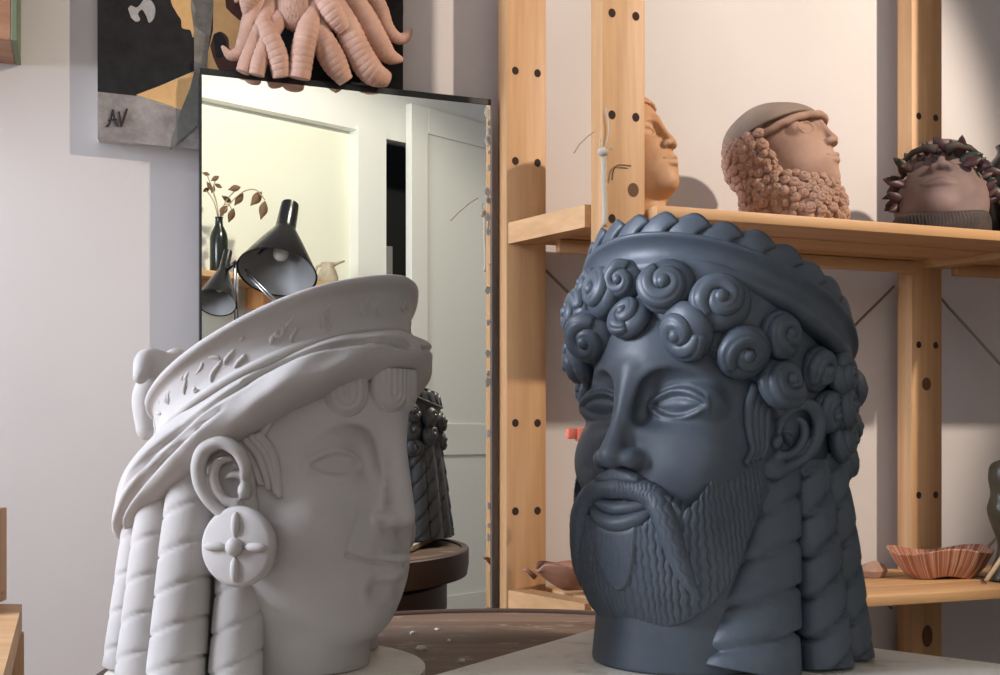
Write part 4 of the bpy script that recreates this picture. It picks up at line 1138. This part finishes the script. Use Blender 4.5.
g = Field((-98,-115,-2), (98,60,60), 2.0); g.ell((0,-18,16), (84,76,52), 0, p=3); g.cut(lambda X, Y, Z: -Z+0*X+0*Y, 1); g.cut(lambda X, Y, Z: (Z-50-.10*Y)+0*X, 3)
V, Q = g.mesh(1); a_ = np.arctan2(V[:,0], -V[:,1]); V = V+normals(V, Q)*(2.2*np.abs(np.sin(a_*52+.8*np.sin(V[:,2]*.2)))*np.clip(1.2-np.abs(V[:,2]-24)/30, 0, 1))[:,None]; clay_obj('bristly_beard', V, Q, MDK, hd)
g = Field((-105,-70,0), (105,80,190), 2.6); g.ell((0,26,zo+4), (86,46,80), 0); g.cut(lambda X, Y, Z: -(Y-2-(Z-zo)*.12)+0*X, 4); g.cut(lambda X, Y, Z: -Z+0*X+0*Y, 1)
V, Q = g.mesh(2); V = V+normals(V, Q)*(1.6*np.sin(V[:,0]*.5+2*np.sin(V[:,2]*.2)))[:,None]; clay_obj('hair', V, Q, MDK, hd)
rnd = random.Random(4)
def leaf(b, d, L, wd, m_, name, parent, curl=.008):
    sd = Vector((d.z, rnd.uniform(-.3,.3), -d.x)).normalized(); nn = d.cross(sd); mb = MB(); V = []; nu = 8
    for i in range(nu+1):
        t = i/nu; w_ = wd*math.sin(math.pi*min(1, t*.95+.04))**.8; cc = b-d*.012+d*L*t*1.3+nn*curl*t*t
        for u in (-1, 0, 1): V.append(cc+sd*w_*u+nn*(.002 if u == 0 else 0))
        for u in (-1, 0, 1): V.append(cc+sd*w_*u*.95-nn*.0022)
    FF = []
    for i in range(nu):
        o = i*6; q = o+6
        FF += [(o,o+1,q+1,q),(o+1,o+2,q+2,q+1),(o+3,q+3,q+4,o+4),(o+4,q+4,q+5,o+5),(o,q,q+3,o+3),(o+2,o+5,q+5,q+2)]
    FF += [(0,3,4,1),(1,4,5,2),(nu*6,nu*6+1,nu*6+4,nu*6+3),(nu*6+1,nu*6+2,nu*6+5,nu*6+4)]
    mb.add(V, FF); return mb.build(name, m_, parent)
for k in range(46):
    a = -1.95+3.9*(k+rnd.random())/46; f_ = rnd.uniform(.78,1.0)
    b = Vector((.086*f_*math.sin(a), rnd.uniform(-.045,.0)-(1-f_)*.06, (zo+2)*MM+.080*f_*math.cos(a)))
    d = Vector((math.sin(a+rnd.uniform(-.9,.9)), rnd.uniform(-.7,.1), math.cos(a+rnd.uniform(-.9,.9))*.7)).normalized()
    leaf(b, d, rnd.uniform(.020,.034), rnd.uniform(.006,.011), LEAF[1 if rnd.random() < .3 else 0], 'leaf', hd)
# --- black vase with painted leaves at the right edge
p = P(1014, 160, 2.25); VB = mat('black glaze', (.012,.013,.016), .25); VY = mat('yellow green glaze', (.42,.40,.13), .4)
vz = empty('painted_vase', (p.x, p.y, SZ), 0, 'black round vase with yellow-green painted leaves at the right end of the upper shelf', 'vase')
prof = [(0,.001),(.040,.001),(.044,.006),(.060,.05),(.067,.095),(.064,.135),(.050,.172),(.034,.190),(.030,.200),(.034,.210),(.031,.210),(.027,.200),(.031,.188),(.046,.168),(.058,.13),(.06,.09),(.05,.04),(0,.01)]
mb = MB(); mb.lathe(prof, 56); mb.build('body', VB, vz)
rnd = random.Random(2); pz = [q[1] for q in prof[1:9]]; pr_ = [q[0] for q in prof[1:9]]
def vpt(a, z, off=.0006): r = float(np.interp(z, pz, pr_))+off; return Vector((r*math.cos(a), r*math.sin(a), z))
for k in range(22):
    a0 = -math.pi+k*.285*1.0; z0 = rnd.uniform(.03,.14)
    for j in range(3):
        a1 = a0+(j-1)*.22; z1 = z0+rnd.uniform(.018,.036)*(1 if j != 1 else 1.3)
        mb = MB(); mb.tube([vpt(a0+(a1-a0)*t+.05*math.sin(t*3), z0+(z1-z0)*t) for t in (0,.2,.4,.6,.8,1)], lambda t: (.0032*math.sin(math.pi*min(.95,max(.08,t)))+.0006, .0006), 8, up=Vector((math.cos(a0), math.sin(a0), 0)))
        mb.build('painted_leaf', VY, vz)
# ================================================================ lower shelf
def m_dish(nt, b):
    v = coords(nt, (1,1,1)); sx = N(nt, 'ShaderNodeSeparateXYZ'); nt.links.new(v, sx.inputs[0])
    at = N(nt, 'ShaderNodeMath', operation='ARCTAN2'); nt.links.new(sx.outputs[1], at.inputs[0]); nt.links.new(sx.outputs[0], at.inputs[1])
    cx = N(nt, 'ShaderNodeCombineXYZ'); nt.links.new(at.outputs[0], cx.inputs[0])
    n = N(nt, 'ShaderNodeTexNoise'); n.inputs['Scale'].default_value = 9; n.inputs['Detail'].default_value = 3; nt.links.new(cx.outputs[0], n.inputs['Vector'])
    nt.links.new(ramp(nt, n.outputs[0], [(.38, (.30,.10,.06)), (.48, (.42,.17,.11)), (.56, (.62,.42,.30)), (.62, (.40,.16,.10))]), b.inputs['Base Color'])
p = P(938, 572, 2.165); DM = mat('striped terracotta glaze', (.4,.2,.1), .25, 0, m_dish)
ds = empty('fluted_dish', (p.x, p.y-.01, ZL), math.radians(8), 'fluted oval dish in brown and cream stripes on the lower shelf', 'dish')
mb = MB(); mb.lathe([(0,.002),(.058,.002),(.066,.006),(.084,.026),(.098,.050),(.1005,.053),(.097,.0535),(.081,.030),(.062,.012),(0,.009)], 120, None, 0, rmod=lambda a, t: 1+(.055*abs(math.sin(a*11))-.02)*min(1, max(0, math.sin(math.pi*t))**.6*1.3)+.018*math.sin(a*3+1))
mb.v = [(x, y*.56, z+.006*math.sin(3*math.atan2(y, x))*min(1, math.hypot(x, y)/.08)) for x, y, z in mb.v]
mb.build('bowl', DM, ds)
CLB = clay('brown leaf clay', (.28,.13,.08), (.42,.23,.15), .6, 18, .12)
p = P(566, 596, 1.93); lf = empty('curled_clay_leaf', (p.x+.02, p.y, ZL+.001), .3, 'curled brown clay leaf lying at the left end of the lower shelf', 'sculpture')
mb = MB(); V = []; FF = []; nu, nv = 16, 9
for side in (0, 1):
    for i in range(nu):
        t = i/(nu-1)
        for j in range(nv):
            u = j/(nv-1)*2-1; w_ = .045*math.sin(math.pi*min(.98, t*.93+.05))**.7
            V.append(((t-.5)*.15, u*w_*(.9), .006+.042*abs(u)**2*math.sin(math.pi*t)**.5+.045*max(0, .35-t)**1.3*3+(0 if side else .004)))
o = nu*nv
for i in range(nu-1):
    for j in range(nv-1):
        a = i*nv+j; FF.append((a, a+1, a+nv+1, a+nv)); b = o+a; FF.append((b, b+nv, b+nv+1, b+1))
bd = [i*nv for i in range(nu)]+[(nu-1)*nv+j for j in range(1, nv)]+[i*nv+nv-1 for i in range(nu-2, -1, -1)]+[j for j in range(nv-2, 0, -1)]
for a, b in zip(bd, bd[1:]+bd[:1]): FF.append((a, b, o+b, o+a))
mb.add(V, FF); mb.build('blade', CLB, lf)
mb = MB(); mb.tube([(-.075,0,.030),(-.088,.002,.042),(-.096,.004,.044)], lambda t: .005*(1-.5*t), 10); mb.build('stem', CLB, lf)
SAL = mat('salmon plastic', (.80,.20,.13), .4); WPL = mat('milky plastic', (.7,.72,.72), .3)
p = P(607, 600, 1.86); sb = empty('spray_bottle', (p.x, p.y, ZL), math.radians(10), 'spray bottle with salmon trigger head behind the bearded bust', 'bottle')
hz_ = zpx(424, 1.86)-ZL
mb = MB(); mb.lathe([(0,.001),(.026,.001),(.029,.006),(.029,hz_*.55),(.024,hz_*.70),(.013,hz_*.80),(.013,hz_*.86),(0,hz_*.86)], 40); mb.build('body', WPL, sb)
mb = MB(); mb.lathe([(.016,hz_*.80),(.017,hz_*.82),(.017,hz_*.89),(.013,hz_*.90),(0,hz_*.90)], 30); mb.box((-.012,0,hz_*.94), (.080,.020,.022), bev=.004); mb.box((-.058,0,hz_*.945), (.018,.017,.017), bev=.003)
mb.build('trigger_head', SAL, sb, True, 35)
mb = MB(); mb.tube([(-.034,0,hz_*.91),(-.040,0,hz_*.86),(-.050,0,hz_*.80)], (.006,.004), 10); mb.build('trigger', SAL, sb)
p = P(1008, 520, 2.10); OL = clay('olive glaze', (.035,.032,.02), (.06,.055,.035), .4, 20)
fg = empty('olive_figure', (p.x, p.y, ZL), 0, 'dark olive rounded figure at the right edge of the lower shelf', 'figurine')
mb = MB(); mb.lathe([(max(0, float(a)), float(b)) for a, b in spline([(0,.001),(.03,.001),(.034,.01),(.022,.04),(.018,.07),(.028,.10),(.036,.13),(.030,.16),(.034,.19),(.028,.215),(0,.226)], 6)], 40); mb.build('body', OL, fg)
a_, b_ = P(986, 552, 2.06), P(999, 533, 2.07)
sk = empty('wooden_stick', (a_.x, a_.y, ZL+.006), 0, 'pale wooden stick leaning against the olive figure', 'stick')
mb = MB(); dd = (b_-a_); q0 = Vector((0,0,0)); 
mb.tube([q0-dd*0, dd*.5, dd*1.0, dd*1.6], (.0042,.0042), 10); mb.build('shaft', wood('stick wood', (.40,.28,.17), (.52,.38,.25), 'Z'), sk)
p = P(874, 553, 2.16); ch = empty('clay_shard', (p.x, p.y, ZL+.001), .4, 'small pinkish clay shard lying left of the fluted dish', 'shard')
mb = MB(); mb.lathe([(0,0),(.020,0),(.026,.012),(.020,.022),(.008,.028),(0,.03)], 9, None, 0, rmod=lambda a, t: 1+.22*math.sin(a*2+1)+.1*math.sin(a*5)); mb.build('lump', BC, ch, True, 40)
# ================================================================ left edge: bench corner, wall box
p0, p1 = P(-60, 606, 1.30), P(22, 604, 1.30)
bt = empty('side_bench', (-.66, 1.22, 0), 0, 'pine bench corner at the lower left edge of the photo', 'bench')
zb_ = H+(HZ-604)/F*1.40
V0 = [P(22, 604, 1.40), P(3, 675, 1.40)]
fr = 1.15; zr_ = zb_
Ya = (H-zb_)*F/(604-HZ); Yb = (H-zb_)*F/(672-HZ)
A = P(22, 604, Ya)-bt.location; B = P(4, 672, Yb)-bt.location; ex = (B-A)*1.0; ex.z = 0
bx = [A, A+ex*1.5, A+ex*1.5+Vector((-.45,.05,0)), A+Vector((-.45,.05,0))]
mb = MB(); V = [Vector((q.x, q.y, zb_-.03)) for q in bx]+[Vector((q.x, q.y, zb_)) for q in bx]; mb.add(V, [(0,1,2,3),(4,5,6,7),(0,1,5,4),(1,2,6,5),(2,3,7,6),(3,0,4,7)]); mb.build('bench_top', PINEX, bt, False)
cen = sum(bx, Vector())/4
for q in bx:
    qq = q+(cen-q)*.14; mb = MB(); mb.box((qq.x, qq.y, (zb_-.03)/2), (.05,.05,zb_-.03), bev=.003); mb.build('leg', PINE, bt, False)
q = P(0, 550, 1.36)-bt.location; 
wl = empty('wooden_box', (bt.location.x+q.x-.110, bt.location.y+q.y, zb_+.001), .1, 'brown wooden box standing on the pine bench at the left edge', 'box')
hb2 = .115
BRN = wood('brown wood', (.25,.14,.08), (.36,.22,.13), 'Z')
for c, d in (((0,0,.006),(.19,.12,.012)),((-.089,0,hb2/2+.006),(.012,.12,hb2-.012)),((.089,0,hb2/2+.006),(.012,.12,hb2-.012)),((0,.054,hb2/2+.006),(.166,.012,hb2-.012)),((0,-.054,hb2/2+.006),(.166,.012,hb2-.012))):
    mb = MB(); mb.box(c, d, bev=.001); mb.build('side_board', BRN, wl, False)
GRN = mat('green painted edge', (.16,.20,.12), .6); RB = wood('reddish board', (.33,.16,.09), (.46,.25,.15), 'X')
dB = .12; Yc_ = (1.925-dB)/(-(NW.x*(17-500)/F+NW.y)); p = P(17, 41, Yc_); tt = (p-WO).dot(U)
bx_ = empty('wall_cabinet', W(tt-.2, 0, p.z), A_W, 'reddish wooden wall cabinet with green edge at the upper left corner', 'cabinet')
mb = MB(); mb.box((-.004,-dB/2-.001,.25), (.392,dB-.002,.50), bev=.002); mb.build('body', RB, bx_, False)
mb = MB(); mb.box((.196,-dB/2-.001,.25), (.008,dB-.002,.50), bev=.001); mb.build('edge_board', GRN, bx_, False)
# ================================================================ wire and twigs on the front post
TW = mat('grey twine', (.45,.40,.33), .9); DTW = mat('dark wire', (.10,.07,.05), .6)
yf = -DEP-PT/2
def sl(px, py, off=.004):           # point on the front of the near post
    d = .058-yf+off; Y = (1.925-d)/(-(NW.x*(px-500)/F+NW.y)); return P(px, py, Y)
r0 = sl(604, 150)
tw = empty('frayed_cord', r0, 0, 'frayed pale cord with a knot hanging on the near shelf post', 'cord')
mb = MB(); mb.tube([sl(*q)-r0 for q in [tuple(v) for v in spline([(603,152),(604,165),(604,185),(605,210),(604,226)], 5)]], .0042, 10, prof=lambda a, t: 1+.18*math.sin(t*60+a*2)); mb.build('cord', TW, tw)
mb = MB(); mb.ball(sl(603,152,.006)-r0, (.009,.006,.007)); mb.build('knot', TW, tw)
for ln in ([(606,108),(608,118),(609,130),(607,142),(604,150)], [(604,150),(600,144),(601,138)], [(606,152),(610,146),(612,150)]):
    mb = MB(); mb.tube([sl(*q)-r0 for q in [tuple(v) for v in spline(ln, 5)]], .0011, 8); mb.build('thread', TW, tw)
r0 = sl(612, 170)
w2 = empty('bent_wire', r0, 0, 'thin dark wire bent against the near shelf post', 'wire')
mb = MB(); mb.tube([sl(*q)-r0 for q in [tuple(v) for v in spline([(612,180),(613,172),(616,166),(622,165),(631,166)], 5)]], .0011, 8); mb.build('wire', DTW, w2)
r0 = P(580, 145, 1.745)
w3 = empty('twig', r0, 0, 'short dark twig sticking out left of the near shelf post', 'twig')
mb = MB(); mb.tube([P(574,153,1.72)-r0, P(579,145,1.735)-r0, P(588,136,1.75)-r0, P(594,132,1.765)-r0], .0010, 8); mb.build('stem', mat('tan twig', (.34,.25,.18), .8), w3)
# ================================================================ things seen in the mirror: shelf with vase, jug; two black lamps
ys = yv(250, YF+.14); sz_ = RV(250, 277, ys).z
xa, xb = RV(150, HZ, yv(150, YF+.14)).x, RV(356, HZ, yv(356, YF+.14)).x
ws = empty('wall_shelf', ((xa+xb)/2, YF+.075, sz_), 0, 'wooden wall shelf with vase and jug, seen in the mirror', 'shelf')
mb = MB(); mb.box((0,0,-.012), (abs(xb-xa), .27, .024), bev=.002); mb.build('board', PINEX, ws, False)
for px in (190, 284):
    xx = RV(px, HZ, ys).x-ws.location.x; mb = MB(); mb.box((xx,-.03,-.07), (.06,.14,.092), bev=.003); mb.build('bracket', wood('orange wood', (.50,.22,.08), (.62,.30,.12), 'Z'), ws, False)
q = RV(219, 277, yv(219, YF+.10)); VD = mat('dark glass', (.012,.016,.013), .2)
bo = empty('plant_vase', (q.x, q.y, sz_+.0005), 0, 'dark bottle vase holding dry leafy stems, seen at the left of the mirror', 'vase')
sc_ = yv(219, YF+.10)/F
hv = 58*sc_
mb = MB(); mb.lathe([(0,.001),(8.5*sc_,.001),(9*sc_,.004),(9*sc_,hv*.62),(7.5*sc_,hv*.74),(4*sc_,hv*.86),(3.6*sc_,hv*.97),(4.2*sc_,hv),(3*sc_,hv),(2.8*sc_,hv*.9),(0,hv*.85)], 32); mb.build('bottle', VD, bo)
DRY = mat('dry brown leaf', (.14,.075,.035), .8); STM = mat('dry stem', (.35,.26,.15), .8)
dry = empty('dry_plant', (q.x, q.y, sz_+hv*.9), 0, 'dry brown leafy stems standing in the dark bottle vase', 'plant')
def vp(px, py, dz=0): w_ = RV(px, py, yv(219, YF+.10)+dz); return w_-dry.location
rnd = random.Random(9)
stems = [[(219,222),(216,200),(209,180),(207,174)], [(219,222),(217,205),(213,190),(217,176)], [(220,222),(224,205),(230,196),(238,188)], [(220,222),(228,206),(243,192),(256,190),(265,200)], [(219,222),(222,208),(228,204),(233,212)], [(219,222),(214,202),(206,190)]]
lv = [((207,174),3.6,.2),((210,187),4.5,1.0),((216,178),4.5,-.6),((219,186),4,.5),((213,190),4,2.0),((236,188),6,-.3),((228,200),5.5,.6),((240,198),7,-1.1),((232,214),7,-1.4),((225,209),6,-.9),((258,197),9,-.9),((264,208),9,-1.35),((222,212),5,1.8),((206,190),4,2.6)]
for s_ in stems:
    mb = MB(); mb.tube([vp(*v) for v in spline([(a, b) for a, b in s_], 5)], .0022, 8); mb.build('stem', STM, dry)
for (px, py), L, a in lv:
    mb = MB(); c1 = vp(px, py, rnd.uniform(-.03,.03)); d = Vector((-math.cos(a), rnd.uniform(-.3,.3), math.sin(a))).normalized(); sd = d.cross(Vector((0,1,0))).normalized(); nn = d.cross(sd); L2 = L*sc_*1.5; V = []; n_ = 7
    for i in range(n_+1):
        t = i/n_; w_ = L2*.36*math.sin(math.pi*min(.97, t+.03)); cc = c1+d*L2*(t-.4)*1.4+nn*L2*.25*t*t
        for u, k in ((-1,.0012),(0,.004),(1,.0012)): V.append(cc+sd*w_*u+nn*k)
        for u in (-1,0,1): V.append(cc+sd*w_*u-nn*.0012)
    FF = []
    for i in range(n_):
        o = i*6; q2 = o+6; FF += [(o,o+1,q2+1,q2),(o+1,o+2,q2+2,q2+1),(o+3,q2+3,q2+4,o+4),(o+4,q2+4,q2+5,o+5),(o,q2,q2+3,o+3),(o+2,o+5,q2+5,q2+2)]
    FF += [(0,3,4,1),(1,4,5,2),(n_*6,n_*6+1,n_*6+4,n_*6+3),(n_*6+1,n_*6+2,n_*6+5,n_*6+4)]
    mb.add(V, FF); mb.build('leaf', DRY, dry)
q = RV(328, 275, yv(328, YF+.10)); JG = clay('striped stoneware', (.30,.25,.18), (.46,.40,.30), .5, 25)
jg = empty('stoneware_jug', (q.x, q.y, sz_+.0005), 0, 'small stoneware jug with long spout on the wall shelf in the mirror', 'jug')
mb = MB(); mb.lathe([(0,.001),(9.5*sc_,.001),(11*sc_,5*sc_),(11*sc_,10*sc_),(9*sc_,16*sc_),(7*sc_,20*sc_),(7.5*sc_,25*sc_),(6.5*sc_,25*sc_),(6*sc_,20*sc_),(0,18*sc_)], 32); mb.build('body', JG, jg)
dx = (RV(345, HZ, ys)-RV(328, HZ, ys)).normalized(); dx.z = 0
mb = MB(); mb.tube([dx*4*sc_+Vector((0,0,22*sc_)), dx*10*sc_+Vector((0,0,24.5*sc_)), dx*18*sc_+Vector((0,0,27*sc_))], lambda t: (3.6*sc_*(1-.75*t), 2.6*sc_*(1-.7*t)), 12); mb.build('spout', JG, jg)
mb = MB(); mb.tube([-dx*6*sc_+Vector((0,0,23*sc_)), -dx*12*sc_+Vector((0,0,21*sc_)), -dx*14*sc_+Vector((0,0,14*sc_)), -dx*10*sc_+Vector((0,0,8*sc_))], 1.5*sc_, 10); mb.build('handle', JG, jg)
LB = mat('black enamel', (.010,.010,.011), .22); LG = mat('grey enamel inside', (.25,.25,.25), .5); CHR = mat('chrome tube', (.6,.6,.62), .25, 1.0)
def desk_lamp(name, label, Yv, top, rim, rpx, joint, elbow, foot, base_z):
    """lamp given by pixels of its mirror picture at mirrored depth Yv"""
    r0 = RV(foot[0], HZ, Yv); root = empty(name, (r0.x, r0.y, base_z), 0, label, 'lamp'); s1 = Yv/F
    g_ = lambda p, dz=0: RV(p[0], p[1], Yv+dz)-root.location
    a = g_(top, .10); b = g_(rim, -.04); ax = (b-a); L = ax.length; M = orient(a, -ax, (0,0,1)); M2 = orient(a, ax, (0,1,0)); R = rpx*s1; rn = 9/40*R
    mb = MB(); mb.lathe([(0,-.002),(rn*1.0,0),(rn*1.05,L*.08),(rn*1.15,L*.36),(rn*1.35,L*.40),(R*.55,L*.60),(R*.99,L*.985),(R,L),(R*.985,L),(R*.97,L*.985),(R*.53,L*.62),(rn*1.2,L*.44),(0,L*.42)], 56, M2); mb.build('shade', LB, root, True, 50)
    mb = MB(); mb.lathe([(0,L*.445),(rn*1.15,L*.455),(R*.52,L*.635),(R*.955,L*.985),(R*.95,L*.99),(R*.51,L*.65),(rn,L*.475),(0,L*.465)], 56, M2); mb.build('shade_lining', LG, root, True, 50)
    mb = MB(); mb.ball((0,0,L*.72), R*.2, M2); mb.build('bulb', mat('bulb glass', (.8,.8,.78), .2), root)
    j, e = g_(joint), g_(elbow); mid = a.lerp(b, .42)
    mb = MB(); mb.tube([mid, j], .007, 10); mb.build('shade_joint', LB, root)
    for o_ in (-.010, .010):
        mb = MB(); mb.tube([j+Vector((0,o_,0)), e+Vector((0,o_,0))], .0042, 10); mb.build('arm', CHR, root)
    mb = MB(); mb.tube([e, Vector((0,0,.03))], .0065, 12); mb.build('stand_rod', CHR, root)
    mb = MB(); mb.lathe([(0,0.001),(.11,.001),(.115,.006),(.112,.018),(.10,.024),(.012,.028),(0,.028)], 48); mb.build('base', LB, root, True, 40)
desk_lamp('floor_lamp', 'large black cone-shaded lamp in the middle of the mirror', 3.75, (290,205), (277,273), 40, (240,266), (292,318), (300,420), .0)
desk_lamp('floor_lamp', 'smaller black cone-shaded lamp at the lower left of the mirror', 3.90, (228,252), (216,303), 20, (236,262), (236,330), (232,420), .0)
# ---------------------------------------------------------------- camera and light
cam = bpy.data.cameras.new('camera'); co = bpy.data.objects.new('camera', cam); COL.objects.link(co)
co.location = (0,0,H); co.rotation_euler = (math.pi/2,0,0)
cam.sensor_width = 36; cam.lens = 36*F/1000; cam.shift_y = (HZ-337.5)/1000; cam.clip_start = .02
SC.camera = co
SC.view_settings.view_transform = 'Standard'; SC.view_settings.look = 'None'; SC.view_settings.gamma = 1
SC.view_settings.exposure = 0
